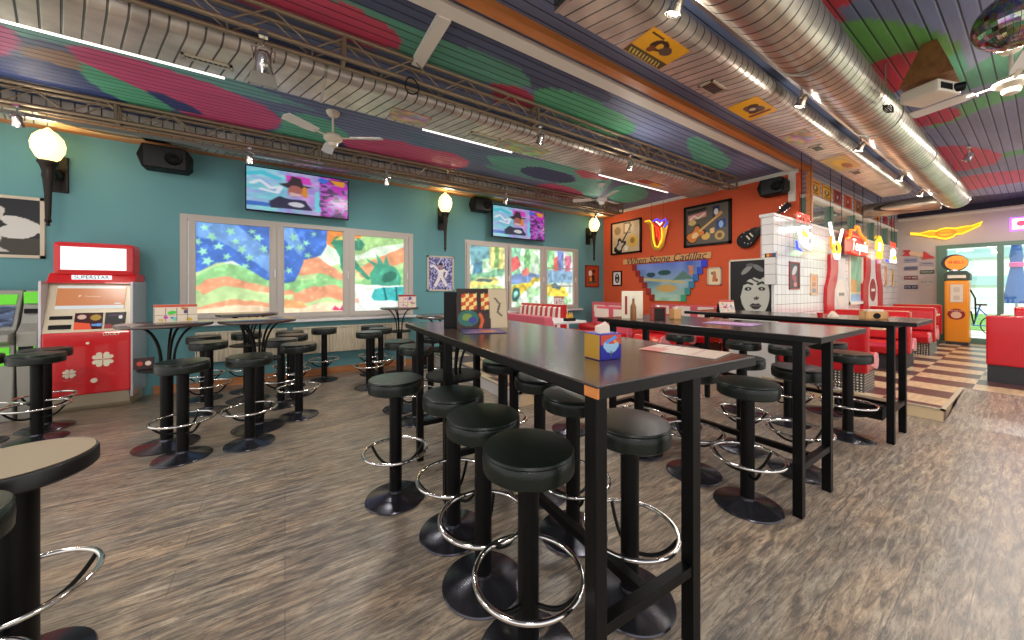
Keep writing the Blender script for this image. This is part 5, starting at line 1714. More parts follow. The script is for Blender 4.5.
gg = thing('gaming_machine', 'grey gaming machine with green lit panels at the left edge', 'gaming machine', (-2.75, 6.2, 0))
MB().prism([(6.10, 0.0), (6.62, 0.0), (6.62, 1.42), (6.30, 1.42), (6.16, 0.98), (6.04, 0.94), (6.04, 0.86), (6.14, 0.82)], 0, -3.2, -2.47).build('cabinet', M['greymetal'], gg, world=True, bevel=0.01)
MB().add([(-3.1, 6.238, 1.26), (-2.5, 6.238, 1.26), (-2.5, 6.273, 1.37), (-3.1, 6.273, 1.37), (-3.1, 6.27, 1.26), (-2.5, 6.27, 1.26), (-2.5, 6.30, 1.37), (-3.1, 6.30, 1.37)], [(0, 1, 2, 3), (4, 7, 6, 5), (0, 4, 5, 1), (1, 5, 6, 2), (2, 6, 7, 3), (3, 7, 4, 0)]).build('green_panel', M['greenlit'], gg, world=True)
sheet('screen', (-3.1, 6.160, 1.02), (0.6, 0, 0), (0, 0.07, 0.22), 40, 20, layers((96, 110, 140), [('f', lambda x, y, c: c * (0.5 + 0.9 * vnoise(x, y, 14, 71)[:, None]))]), M['screen'], gg, thick=0.004)
MB().box(-3.1, -2.5, 6.125, 6.14, 0.60, 0.80).build('green_panel', M['greenlit'], gg, world=True)
MB().box(-3.0, -2.6, 6.115, 6.13, 0.66, 0.74).build('button_plate', M['blackmatte'], gg, world=True)
gs = thing('change_machine', 'narrow grey machine with green panels beside the red gaming machine', 'gaming machine', (-2.32, 6.25, 0))
MB().prism([(6.14, 0.0), (6.62, 0.0), (6.62, 1.42), (6.30, 1.42), (6.20, 1.05), (6.12, 0.95)], 0, -2.455, -2.30).build('cabinet', M['greymetal'], gs, world=True, bevel=0.01)
MB().box(-2.44, -2.32, 6.225, 6.28, 1.27, 1.40).build('green_panel', M['greenlit'], gs, world=True)
MB().box(-2.43, -2.33, 6.205, 6.24, 1.16, 1.21).build('slot', M['blackmatte'], gs, world=True)
MB().box(-2.44, -2.32, 6.112, 6.14, 0.60, 0.80).build('green_panel', M['greenlit'], gs, world=True)
MB().box(-2.43, -2.33, 6.105, 6.12, 0.74, 0.80).build('slot', M['blackmatte'], gs, world=True)


# ================================================================= ORANGE-RED WALL
RW = ('x', XR)
def guitar_pts(cx, cy, s, a):
    body = [(-.5, -.05), (-.48, .14), (-.36, .2), (-.22, .15), (-.1, .17), (.02, .24), (.12, .2), (.1, .1), (.06, .05), (.08, -.03), (.14, -.12), (.06, -.2), (-.08, -.16), (-.2, -.15), (-.34, -.22), (-.46, -.17)]
    ca, sa = math.cos(a), math.sin(a)
    f = lambda p: (cx + s * (p[0] * ca - p[1] * sa), cy + s * (p[0] * sa + p[1] * ca))
    return [f(p) for p in body], [f(p) for p in [(-.02, .035), (.62, .03), (.62, -.03), (-.02, -.035)]], [f(p) for p in [(.6, .05), (.8, .07), (.84, 0), (.78, -.04), (.6, -.04)]]


b1, n1, h1 = guitar_pts(.36, .34, .80, 1.0)
g1 = layers((204, 178, 146), [('e', .2, .75, .12, .14, 0, (150, 120, 90)), ('p', [(.42, .98), (.68, .98), (.68, .62), (.42, .62)], (90, 56, 50)), ('p', [(.46, .94), (.64, .94), (.64, .66), (.46, .66)], (214, 190, 160)), ('e', .76, .35, .17, .2, 0, (216, 176, 80)), ('e', .74, .37, .08, .1, 0, (150, 110, 60)), ('e', .84, .75, .08, .12, 0, (190, 160, 130)), ('p', b1, (20, 18, 20)), ('p', [(a * .55 + .30 * .45, b * .6 + .26 * .4) for a, b in b1], (196, 186, 176)), ('p', n1, (40, 24, 20)), ('p', h1, (30, 22, 20)), ('p', [(.46, .06), (.58, .06), (.58, .2), (.46, .2)], (226, 222, 216))])
framed('framed_memorabilia', 'black framed guitar collage left of the neon saxophone', RW, 6.357, 5.419, 2.35, 3.20, g1, M['black'], nx=110, ny=110, fw=0.04, d=0.05)
b2, n2, h2 = guitar_pts(.34, .36, .80, .66)
g2 = layers((96, 88, 78), [('p', [(.03, .85), (.5, .9), (.5, .97), (.03, .93)], (40, 30, 30)), ('p', [(.05, .65), (.5, .72), (.5, .86), (.05, .8)], (226, 150, 150)), ('l', [(.1, .7), (.2, .78), (.3, .7), (.45, .8)], .02, (240, 230, 200)), ('e', .15, .6, .1, .07, 0, (220, 190, 120)), ('p', [(.64, .66), (.8, .7), (.8, .96), (.64, .94)], (30, 40, 90)), ('e', .72, .8, .05, .08, 0, (226, 226, 226)), ('p', [(.72, .34), (.94, .38), (.94, .6), (.72, .56)], (40, 60, 130)), ('e', .83, .46, .05, .09, 0, (150, 190, 230)), ('e', .8, .18, .11, .12, 0, (196, 160, 90)), ('e', .8, .18, .05, .06, 0, (120, 80, 40)), ('p', [(.58, .25), (.68, .26), (.68, .4), (.58, .38)], (230, 190, 130)), ('e', .48, .2, .1, .1, 0, (226, 180, 90)),
    ('p', b2, (22, 16, 14)), ('p', [((a - .2) * .86 + .2, (b - .24) * .86 + .24) for a, b in b2], (226, 130, 50)), ('e', .22, .25, .09, .07, .7, (246, 210, 150)), ('p', n2, (226, 180, 110)), ('p', h2, (206, 150, 90))])
framed('framed_memorabilia', 'large black framed sunburst guitar collage right of the neon saxophone', RW, 4.321, 3.363, 2.34, 3.215, g2, M['black'], nx=130, ny=120, fw=0.045, d=0.05)

# neon saxophone hanging on two wires
sx = thing('neon_saxophone', 'glowing red, yellow and blue saxophone sign hanging on the orange wall', 'neon sign', (7.25, 5.0, 2.35))
def yz(pts, x=7.28): return [(x, a, b) for a, b in pts]
MB().prism([(5.30, 3.06), (5.16, 3.10), (5.06, 3.02), (5.02, 2.60), (4.98, 2.46), (4.92, 2.46), (4.90, 2.60), (4.86, 2.80), (4.76, 2.96), (4.66, 3.00), (4.76, 2.60), (4.80, 2.42), (4.90, 2.34), (5.04, 2.36), (5.12, 2.46), (5.14, 2.80), (5.18, 2.98)][::-1], 0, 7.29, 7.31).build('body_plate', M['gold'], sx, world=True)
for nm, mt, pts in (('neon_tube_yellow', N_Y, [(5.28, 3.07), (5.16, 3.08), (5.08, 3.0), (5.05, 2.6), (5.0, 2.44), (4.92, 2.42), (4.86, 2.55)]), ('neon_tube_red', N_R, [(5.10, 3.02), (4.98, 2.9), (4.96, 2.66)]), ('neon_tube_blue', N_B, [(5.06, 3.04), (4.96, 3.08), (4.84, 3.0), (4.74, 3.04), (4.70, 2.94), (4.78, 2.86)]), ('neon_tube_white', N_W, [(4.98, 3.02), (4.92, 2.98), (4.88, 2.92), (4.82, 2.98)]), ('neon_tube_yellow', N_Y, [(4.84, 2.86), (4.82, 2.66), (4.86, 2.5)]), ('neon_tube_red', N_R, [(4.94, 2.88), (4.88, 2.72), (4.9, 2.58)])):
    MB().tube(yz(pts, 7.27), 0.014, 8).build(nm, mt, sx, world=True, smooth=True)
MB().cyl((7.28, 5.1, 3.08), (7.28, 5.1, 3.5), 0.003, n=5).cyl((7.28, 4.8, 3.04), (7.28, 4.8, 3.5), 0.003, n=5).build('wire', M['black'], sx, world=True)

# painted timber sign
sg = thing('wooden_sign', 'light wooden sign with silver script above the stepped mirror', 'sign', (7.30, 4.85, 2.08))
MB().rbox(7.315, 7.345, 3.745, 5.962, 2.075, 2.205, 0.004).build('board', M['lightwood'], sg, world=True)
text('When Stone Cadillac', 0.15, M['darkbase'], (7.312, 4.86, 2.14), 'x', sg, 'script_lettering', width=2.0, shear=0.3)

# stepped mirror picture with blocks of coloured glass down its edges
mr = thing('stepped_mirror', 'stepped picture panel with a blue skyline and glass blocks below the wooden sign', 'wall panel', (7.34, 4.8, 1.17))
steps = 6
hgt = (2.05 - 1.17) / steps
def skyl(x, y, c):
    n1 = vnoise(x, y, 5, 81)
    t = np.clip((y - 1.17) / 0.88, 0, 1)
    return np.stack([70 + 60 * (1 - t) + 60 * n1, 100 + 80 * (1 - t) + 50 * n1, 190 - 40 * (1 - t) + 40 * n1], 1)
sky = layers((90, 110, 190), [('f', skyl), ('e', 4.75, 1.46, .25, .09, 0, (206, 170, 100)), ('p', [(5.5, 1.72), (4.3, 1.62), (4.3, 1.56), (5.5, 1.66)], (196, 190, 130)), ('p', [(4.1, 1.66), (4.35, 1.85), (4.6, 1.64)], (90, 130, 120)), ('e', 5.15, 1.78, .12, .06, 0, (30, 70, 90)), ('e', 4.8, 1.82, .16, .06, 0, (40, 80, 80)), ('p', [(4.12, 1.75), (4.22, 1.75), (4.22, 1.95), (4.12, 1.95)], (200, 130, 100)), ('l', [(5.4, 1.3), (4.5, 1.28)], .04, (170, 210, 200))])
for k in range(steps):
    z1 = 2.05 - k * hgt
    yl = 5.55 - k * 0.10
    yr = 3.95 + k * 0.09
    sheet('picture_tier', (7.335, yl, z1 - hgt), (0, yr - yl, 0), (0, 0, hgt), 60, 14, lambda x, y: sky(x, y), M['picture'], mr, ax=(yl, yr), ay=(z1 - hgt, z1), thick=0.02)
    MB().rbox(7.31, 7.345, yl, yl + 0.13, z1 - hgt, z1, 0.006).build('red_block', M['darkred'], mr, world=True)
    MB().rbox(7.31, 7.345, yr - 0.12, yr, z1 - hgt, z1, 0.006).build('blue_block', P('glass_block_%d' % k, (60, 70 + 20 * k, 220 - 18 * k), 0.2), mr, world=True)
bwc = layers((236, 232, 226), [('e', .5, .5, .3, .38, 0, (30, 30, 30)), ('e', .5, .7, .1, .1, 0, (220, 220, 220)), ('e', .5, .35, .12, .12, 0, (190, 190, 190))])
framed('framed_picture', 'small black and white framed picture left of the stepped mirror', RW, 6.323, 6.02, 1.53, 1.92, bwc, M['black'], fw=0.03)
yb = layers((236, 222, 180), [('p', [(.3, .15), (.7, .15), (.62, .8), (.4, .85)], (200, 120, 90)), ('e', .3, .7, .1, .1, 0, (90, 120, 90)), ('e', .7, .25, .1, .1, 0, (190, 70, 60))])
framed('framed_picture', 'small cream framed picture right of the stepped mirror', RW, 3.83, 3.55, 1.52, 1.88, yb, M['beige'], fw=0.025)

# black guitar hung on the wall
gt = thing('wall_guitar', 'black electric guitar hung slantwise on the orange wall', 'guitar', (7.28, 3.0, 2.45))
ga = R(38)
def gp(px, pz):      # guitar axis runs up to the right as seen (towards smaller Y)
    return (3.02 - (px * math.cos(ga) - pz * math.sin(ga)), 2.42 + (px * math.sin(ga) + pz * math.cos(ga)))
outline = []
for i in range(40):
    t = 2 * PI * i / 40
    r = 0.165 + 0.035 * math.cos(2 * t) - 0.028 * math.cos(t) + 0.012 * math.cos(3 * t)
    outline.append(gp(r * math.cos(t) * 1.15, r * math.sin(t)))
MB().prism(outline, 0, 7.27, 7.32).build('body', M['black'], gt, world=True, bevel=0.006)
MB().prism([gp(0.12, 0.025), gp(0.62, 0.02), gp(0.62, -0.02), gp(0.12, -0.025)], 0, 7.255, 7.285).build('neck', M['bronze'], gt, world=True)
MB().prism([gp(0.62, 0.035), gp(0.78, 0.05), gp(0.80, 0), gp(0.78, -0.05), gp(0.62, -0.035)], 0, 7.26, 7.28).build('headstock', M['black'], gt, world=True)
for k in range(3):
    for s_ in (-1, 1):
        a_ = gp(0.65 + k * 0.045, s_ * 0.06)
        MB().cyl((7.262, a_[0], a_[1]), (7.278, a_[0], a_[1]), 0.013, n=8).build('tuning_peg', M['chrome'], gt, world=True)
m = MB()
for px in (-0.03, 0.04):
    m.prism([gp(px - .012, .045), gp(px + .012, .045), gp(px + .012, -.045), gp(px - .012, -.045)], 0, 7.258, 7.27)
m.build('pickups', M['cream_metal'], gt, world=True)
for px, pz in ((-.1, -.09), (-.05, -.11), (-.13, -.04), (-.1, .09), (-.02, .12), (.08, .1)):
    a_ = gp(px, pz)
    MB().cyl((7.258, a_[0], a_[1]), (7.27, a_[0], a_[1]), 0.012, n=10).build('knob', M['chrome'], gt, world=True)

# portrait poster board standing at the end of the tiled partition
def face(x, y, c):
    return c
pp = soft(layers((26, 24, 26), [
    ('e', .60, .40, .36, .40, 0.0, (186, 186, 176)), ('p', [(.0, 1), (1, 1), (1, .66), (.86, .72), (.74, .66), (.6, .70), (.46, .66), (.34, .58), (.26, .36), (.18, .3), (0, .3)], (24, 22, 24)),
    ('e', .42, .84, .16, .05, .5, (130, 128, 126)), ('e', .70, .86, .14, .045, -.4, (110, 108, 106)), ('e', .5, .92, .1, .03, 0, (90, 88, 88)), ('l', [(.5, .70), (.62, .64), (.7, .62)], .012, (24, 22, 24)),
    ('l', [(.34, .585), (.44, .61), (.56, .58)], .018, (22, 20, 22)), ('e', .45, .50, .085, .032, 0.05, (22, 20, 22)), ('e', .46, .50, .022, .018, 0, (200, 200, 196)),
    ('l', [(.68, .58), (.78, .61), (.88, .585)], .018, (22, 20, 22)), ('e', .78, .50, .08, .03, -0.05, (22, 20, 22)), ('e', .78, .50, .02, .016, 0, (200, 200, 196)),
    ('l', [(.66, .36), (.62, .32), (.60, .34)], .014, (60, 58, 58)), ('l', [(.66, .32), (.70, .345)], .014, (50, 48, 48)),
    ('p', [(.48, .21), (.57, .25), (.63, .235), (.70, .25), (.78, .21), (.71, .155), (.63, .14), (.56, .155)], (44, 40, 42)), ('l', [(.5, .207), (.76, .207)], .008, (110, 108, 106)),
    ('l', [(.24, .36), (.28, .22), (.38, .1), (.5, .03), (.66, .0)], .018, (24, 22, 24))]), 0.006)
po = thing('portrait_poster', 'large black and white portrait poster of a woman with short fringe', 'poster', (6.0, 2.5, 0))
MB().box(6.0, 6.035, 2.17, 2.785, 0.0, 1.90).build('board', M['tileplain'], po, world=True)
sheet('print', (5.998, 2.765, 1.0), (0, -0.56, 0), (0, 0, 0.875), 120, 150, pp, M['picture'], po, thick=0.002)
MB().box(5.985, 6.0, 2.765, 2.785, 0.98, 1.90).box(5.985, 6.0, 2.20, 2.785, 1.875, 1.90).build('poster_edge', M['beige'], po, world=True)
wc = thing('menu_notice', 'white tiled notice with a colourful strip beside the portrait poster', 'notice', (5.97, 2.25, 1.45))
MB().box(5.965, 5.985, 2.13, 2.28, 1.50, 1.98).build('panel', M['tile'], wc, world=True)
sheet('strip', (5.964, 2.275, 1.90), (0, -0.135, 0), (0, 0, 0.06), 30, 8, layers((30, 50, 30), [('e', .3, .5, .15, .5, 0, (226, 150, 50)), ('e', .6, .5, .12, .4, 0, (190, 60, 40)), ('e', .85, .5, .1, .4, 0, (50, 90, 160))]), M['picture'], wc, thick=0.002)


# ================================================================= TILED WALL
PW = ('y', YP)
cols = [(226, 160, 40), (232, 176, 50), (150, 50, 60), (196, 60, 40), (170, 110, 90), (206, 130, 60), (226, 150, 50)]
xs_ = [7.82, 8.42, 9.02, 9.68, 10.38, 11.14, 11.95]
labs = ['yellow square poster nearest the wooden post', 'second yellow square poster from the wooden post', 'dark red poster, third from the wooden post', 'red and cream poster, fourth from the wooden post', 'brownish poster, fifth from the wooden post', 'orange poster, sixth from the wooden post', 'small orange poster, last of the first run above the window band']
for i, (x, c_, lb) in enumerate(zip(xs_, cols, labs)):
    w_ = 0.24
    fn = layers(c_, [('e', .5, .45, .3, .25, .3 * i, tuple(int(v * .4) for v in c_)), ('e', .5, .5, .12, .14, 0, (216, 190, 150)), ('l', [(.15, .86), (.85, .86)], .05, (60, 30, 20)), ('l', [(.2, .12), (.8, .12)], .04, (60, 30, 20))])
    framed('square_poster', lb, ('y', YP + 0.02), x - w_, x + w_, 3.09, 3.36, fn, M['orangewood'], fw=0.012, d=0.012, nx=24, ny=24)['group'] = 'square posters above the window band'
for x, c_, lb in ((12.7, (196, 40, 50), 'red tag with dark dots above the window band, left of two'), (13.4, (210, 60, 50), 'red tag with dark dots above the window band, right of two')):
    framed('square_poster', lb, ('y', YP + 0.02), x - .2, x + .2, 3.09, 3.28, layers(c_, [('e', .3, .5, .12, .2, 0, (40, 20, 30)), ('e', .7, .5, .12, .2, 0, (40, 20, 30))]), M['darkred'], fw=0.01, d=0.012, nx=20, ny=20)

framed('tall_sign', 'tall narrow black and red picture on the tiles nearest the poster', PW, 6.62, 7.03, 1.43, 1.87, layers((60, 56, 60), [('e', .5, .7, .3, .15, .5, (196, 190, 190)), ('e', .5, .4, .25, .12, -.3, (170, 60, 70)), ('e', .6, .15, .2, .1, 0, (220, 120, 110))]), M['darkred'], fw=0.02, d=0.015)
framed('tall_sign', 'narrow pink and gold picture strip on the tiles left of the bottle shapes', PW, 7.52, 7.86, 1.33, 1.70, layers((206, 170, 150), [('e', .5, .8, .3, .12, 0, (226, 150, 80)), ('e', .5, .5, .3, .12, 0, (190, 130, 90)), ('e', .5, .2, .3, .12, 0, (150, 140, 150))]), M['cream'], fw=0.015, d=0.015)
framed('tall_sign', 'reddish narrow picture strip right of the bottle shapes', PW, 12.5, 12.78, 1.52, 2.02, layers((190, 130, 120), [('e', .5, .5, .3, .3, 0, (226, 170, 140))]), M['cream'], fw=0.02, d=0.015, nx=10, ny=10)
framed('tall_sign', 'yellowish narrow picture strip farthest on the tiles', PW, 13.2, 13.5, 1.52, 1.95, layers((206, 170, 110), [('e', .5, .5, .3, .3, 0, (160, 110, 80))]), M['cream'], fw=0.02, d=0.015, nx=10, ny=10)

# serving hatch
ht = thing('serving_hatch', 'greenish serving hatch opening between the two bottle shapes', 'hatch', (10.1, 2.19, 1.2))
sheet('hatch_view', (9.68, YP - 0.006, 1.18), (0.82, 0, 0), (0, 0, 1.05), 40, 50, layers((128, 180, 150), [('p', [(0, .0), (1, 0), (1, .16), (0, .16)], (150, 190, 226)), ('p', [(0, .2), (.6, .2), (.7, .4), (.3, .45), (0, .42)], (206, 160, 96)), ('p', [(0, .16), (1, .16), (1, .2), (0, .2)], (220, 210, 160)), ('f', lambda x, y, c: c * (.85 + .25 * vnoise(x, y, 8, 91)[:, None]))]), M['picture'], ht, thick=0.004)
MB().box(9.62, 9.68, YP - 0.03, YP, 1.12, 2.28).box(10.50, 10.56, YP - 0.03, YP, 1.12, 2.28).box(9.62, 10.56, YP - 0.03, YP, 2.23, 2.29).box(9.62, 10.56, YP - 0.05, YP, 1.12, 1.18).build('hatch_frame', M['white'], ht, world=True)


def bottle(label, cx, z0, k, mats, ribs):
    t = thing('bottle_shape', label, 'wall decoration', (cx, YP, z0))
    half = [(0.62, 0), (0.58, 0.18), (0.44, 0.34), (0.46, 0.55), (0.44, 0.8), (0.30, 0.98), (0.24, 1.15), (0.24, 1.42)]
    half = [(a * k, b) for a, b in half]
    poly = [(cx - a, z0 + b) for a, b in half] + [(cx + a, z0 + b) for a, b in reversed(half)]
    MB().prism(poly, 1, YP - 0.034, YP - 0.004).build('bottle_panel', M['tileplain'], t, world=True)
    for sgn in ribs:
        r_ = [(cx + sgn * (a), z0 + b) for a, b in half] + [(cx + sgn * (a + 0.42 * k), z0 + b + 0.04) for a, b in reversed(half)]
        MB().prism(r_, 1, YP - 0.05, YP - 0.004).build('red_ribbon', M['redvinyl'], t, world=True)
    MB().cyl((cx, YP - 0.03, z0 + 0.72), (cx, YP - 0.038, z0 + 0.72), 0.27 * k, n=28).build('label_disc', M[mats], t, world=True)
    MB().box(cx - 0.15 * k, cx + 0.15 * k, YP - 0.044, YP - 0.036, z0 + 0.69, z0 + 0.75).build('label_band', M['white'] if mats != 'white' else M['greymetal'], t, world=True)


bottle('white bottle-shaped panel with a red ribbon on its left and a pale disc', 9.05, 0.62, 1.0, 'white', (-1,))
bottle('white bottle-shaped panel with red ribbons on both sides and a red disc', 11.3, 0.70, 0.95, 'darkred', (-1, 1))


# ----- hanging neon signs
def tube(t, pts, mat, r=0.018, nm='neon_tube', closed=False, y=None):
    MB().tube(pts, r, 8, closed).build(nm, mat, t, world=True, smooth=True)


def hang(t, x0, x1, y, z, zt=3.5):
    MB().cyl((x0, y, z), (x0, y, zt), 0.004, n=5).cyl((x1, y, z), (x1, y, zt), 0.004, n=5).build('wire', M['black'], t, world=True)


def circ(cx, y, cz, rx, rz, n=24, a0=0, a1=2 * PI):
    return [(cx + rx * math.cos(a0 + (a1 - a0) * k / n), y, cz + rz * math.sin(a0 + (a1 - a0) * k / n)) for k in range(n + (0 if abs(a1 - a0 - 2 * PI) < 1e-6 else 1))]


y = 2.02
t = thing('neon_sign', 'glowing white pin-up shaped neon with red lettering on top, nearest of the row', 'neon sign', (7.3, y, 2.1), 0, 'neon signs hanging along the tiled wall')
text('KTSM', 0.15, N_R, (7.0, y - .01, 2.50), 'y', t, 'red_lettering', width=0.5)
tube(t, circ(7.05, y, 2.27, .15, .12), N_W, .02, closed=True)
tube(t, circ(7.28, y, 2.20, .16, .10), N_W, .022, closed=True)
tube(t, [(6.85, y, 2.3), (6.95, y, 2.15), (7.15, y, 2.08), (7.35, y, 2.06)], N_W, .02)
tube(t, [(6.98, y - .02, 2.3), (7.12, y - .02, 2.24)], N_Y, .02)
tube(t, [(6.82, y + .02, 2.16), (6.86, y + .02, 2.06), (7.0, y + .02, 2.02)], N_B, .015)
MB().box(6.8, 7.5, y + .04, y + .05, 2.02, 2.56).build('back_plate', M['glass'], t, world=True)
hang(t, 6.95, 7.35, y, 2.5)
t.location.x -= 0.40
t = thing('neon_sign', 'glowing yellow and white neon of a hand making a V sign', 'neon sign', (8.2, y, 2.0))
tube(t, [(7.82, y, 2.58), (7.98, y, 2.3), (8.06, y, 2.22)], N_W, .024)
tube(t, [(8.50, y, 2.52), (8.34, y, 2.3), (8.28, y, 2.22)], N_W, .024)
tube(t, circ(8.17, y, 2.16, .17, .10), N_Y, .024, closed=True)
tube(t, [(8.05, y, 2.12), (8.14, y, 1.98), (8.26, y, 1.98), (8.32, y, 2.1)], N_W, .024)
tube(t, [(7.9, y, 2.35), (7.86, y, 2.22), (7.96, y, 2.12)], N_O, .02)
hang(t, 7.85, 8.45, y, 2.55)
t = thing('neon_sign', 'orange roof-shaped neon above white glowing script, widest of the row', 'neon sign', (9.5, y, 2.2))
tube(t, [(8.75, y, 2.38), (8.95, y, 2.42), (9.0, y, 2.56), (9.25, y, 2.58), (9.32, y, 2.66), (9.5, y, 2.66), (9.6, y, 2.54), (9.95, y, 2.46), (10.1, y, 2.36)], N_O, .022)
tube(t, [(9.0, y, 2.46), (9.6, y, 2.46)], N_R, .025)
text('Tequila', 0.2, N_W, (9.5, y - .02, 2.28), 'y', t, 'script_lettering', width=1.0, shear=.3)
tube(t, [(8.95, y, 2.15), (9.5, y, 2.12), (10.1, y, 2.16)], N_R, .02)
MB().box(8.8, 10.2, y + .04, y + .06, 2.1, 2.56).build('back_plate', M['darkred'], t, world=True)
hang(t, 9.2, 9.8, y, 2.6)
t = thing('neon_sign', 'tall yellow glowing neon shaped like a house over a bottle', 'neon sign', (11.2, y, 2.05))
tube(t, [(10.85, y, 2.3), (10.85, y, 2.46), (11.08, y, 2.60), (11.3, y, 2.46), (11.3, y, 2.3)], N_Y, .026)
tube(t, circ(11.08, y, 2.38, .1, .08), N_W, .026, closed=True)
tube(t, [(10.95, y, 2.28), (10.92, y, 2.14), (11.24, y, 2.14), (11.2, y, 2.28)], N_Y, .026)
hang(t, 10.95, 11.2, y, 2.55)
t = thing('neon_sign', 'small red-topped white glowing neon figure, last of the row', 'neon sign', (12.4, y, 2.05))
text('BAR', 0.12, N_R, (12.3, y - .01, 2.50), 'y', t, 'red_lettering', width=0.55)
tube(t, circ(12.36, y, 2.32, .14, .08), N_W, .026, closed=True)
tube(t, [(12.2, y, 2.24), (12.14, y, 2.1), (12.6, y, 2.1), (12.5, y, 2.24)], N_W, .026)
tube(t, circ(12.36, y - .02, 2.2, .07, .04), N_Y, .02, closed=True)
tube(t, [(11.9, y + .03, 2.12), (12.1, y + .03, 2.1)], N_B, .02)
hang(t, 12.2, 12.5, y, 2.5)
light('neon_glow_blue', 'POINT', (6.6, 1.85, 2.12), 1.2, (0.3, 0.35, 1), 0.1)
light('neon_glow_red', 'POINT', (7.5, 1.85, 2.35), 1.2, (1, 0.2, 0.2), 0.1)
light('neon_glow_green', 'POINT', (7.9, 1.9, 2.1), 0.8, (0.3, 1, 0.3), 0.05)
light('neon_glow_warm', 'POINT', (9.5, 1.8, 2.3), 6.0, (1, 0.6, 0.35), 0.2)


# ================================================================= END WALL
XW = XE
wn = thing('winged_neon', 'yellow winged neon emblem with an orange centre on the end wall', 'neon sign', (XW - .06, 1.37, 2.62))
def q(pts, x=XW - 0.07): return [(x, a, b) for a, b in pts]
up = [(1.96, 2.94), (1.80, 2.90), (1.62, 2.95), (1.52, 2.93), (1.44, 2.97), (1.37, 2.98), (1.30, 2.97), (1.22, 2.95), (1.12, 2.97), (0.96, 2.98), (0.82, 3.05)]
dn = [(0.86, 2.96), (1.02, 2.86), (1.12, 2.80), (1.22, 2.80), (1.26, 2.74), (1.37, 2.70), (1.48, 2.74), (1.54, 2.78), (1.62, 2.78), (1.74, 2.84), (1.96, 2.90)]
MB().prism(up + dn, 0, XW - 0.05, XW - 0.02).build('wing_plate', P('yellow_wing', (236, 180, 40), 0.4, emit=0.35), wn, world=True)
MB().tube(q(up + dn), 0.016, 8, True).build('neon_outline', N_Y, wn, world=True, smooth=True)
MB().tube(q([(1.54, 2.86), (1.46, 2.92), (1.37, 2.94), (1.28, 2.92), (1.2, 2.86), (1.28, 2.79), (1.37, 2.76), (1.46, 2.79)], XW - .08), 0.008, 8, True).build('neon_inner', N_R, wn, world=True, smooth=True)
text('CHARLIES', 0.07, N_R, (XW - .075, 1.37, 2.86), 'x', wn, 'red_lettering', width=0.30)
for a, b in (((1.9, 2.92), (1.62, 2.88)), ((0.9, 3.0), (1.12, 2.92))):
    MB().tube(q([a, b], XW - .075), 0.008, 6).build('neon_feather', N_O, wn, world=True, smooth=True)
light('wing_glow', 'POINT', (XW - .35, 1.37, 2.85), 3, (1, .75, .3), 0.2)
ls = thing('lit_sign', 'white rectangular sign with a pink emblem and a purple glow, right edge', 'sign', (XW - .04, 0.3, 2.8))
MB().rbox(XW - .06, XW - .01, 0.10, 0.42, 2.80, 3.05, 0.01).build('panel', M['whitelit'], ls, world=True)
MB().cyl((XW - .062, .30, 2.93), (XW - .068, .30, 2.93), 0.06, n=20).build('emblem', neon('pink_emblem', (230, 60, 110), .6), ls, world=True)
MB().box(XW - .012, XW - .002, 0.07, 0.45, 2.77, 3.08).build('purple_edge', N_P, ls, world=True)
light('purple_glow', 'POINT', (XW - .3, .5, 2.95), 1.5, (.6, .3, 1), 0.1)
# arrow sign and number plates
ar = thing('arrow_sign', 'red and cream arrow sign pointing down to the right on the end wall', 'sign', (XW - .02, 1.83, 2.3))
MB().prism([(2.12, 2.50), (1.96, 2.48), (2.0, 2.40), (1.96, 2.33), (2.12, 2.34), (2.06, 2.42)], 0, XW - .03, XW - .01).build('tail', M['redvinyl'], ar, world=True)
MB().prism([(1.99, 2.47), (1.72, 2.38), (1.72, 2.27), (1.99, 2.36)], 0, XW - .028, XW - .01).build('shaft', M['tancap'], ar, world=True)
MB().prism([(1.74, 2.44), (1.54, 2.24), (1.76, 2.22)], 0, XW - .03, XW - .01).build('head', M['redvinyl'], ar, world=True)
plates = [(2.08, 1.84, 2.16, 2.27, 'NEVADA', (150, 150, 170), 'top left'), (1.80, 1.56, 2.06, 2.16, 'OREGON', (176, 160, 170), 'top right'), (2.08, 1.84, 1.95, 2.05, 'ARIZONA', (110, 110, 130), 'second left'), (1.80, 1.56, 1.84, 1.94, 'MEDDLIN', (60, 80, 60), 'green right'), (2.08, 1.84, 1.70, 1.80, 'CUP 808', (110, 30, 40), 'dark red left'), (1.80, 1.56, 1.58, 1.68, 'RUT 763', (196, 190, 180), 'cream right'), (2.08, 1.84, 1.45, 1.55, 'UTE 299', (30, 36, 80), 'dark blue left')]
for a, b, z0, z1, s_, c_, w_ in plates:
    t = thing('number_plate', '%s number plate, %s of the plates on the end wall' % ({'NEVADA': 'grey-blue', 'OREGON': 'mauve', 'ARIZONA': 'slate', 'MEDDLIN': 'green', 'CUP 808': 'dark red', 'RUT 763': 'cream', 'UTE 299': 'navy'}[s_], w_), 'number plate', (XW - .01, (a + b) / 2, z0), 0, 'number plates on the end wall')
    MB().rbox(XW - .02, XW - .006, b, a, z0, z1, .003).build('plate', P('plate_' + s_.split()[0].lower(), c_, .4), t, world=True)
    text(s_, .07, M['white'] if sum(c_) < 330 else M['darkbase'], (XW - .022, (a + b) / 2, (z0 + z1) / 2), 'x', t, 'characters', width=.2)

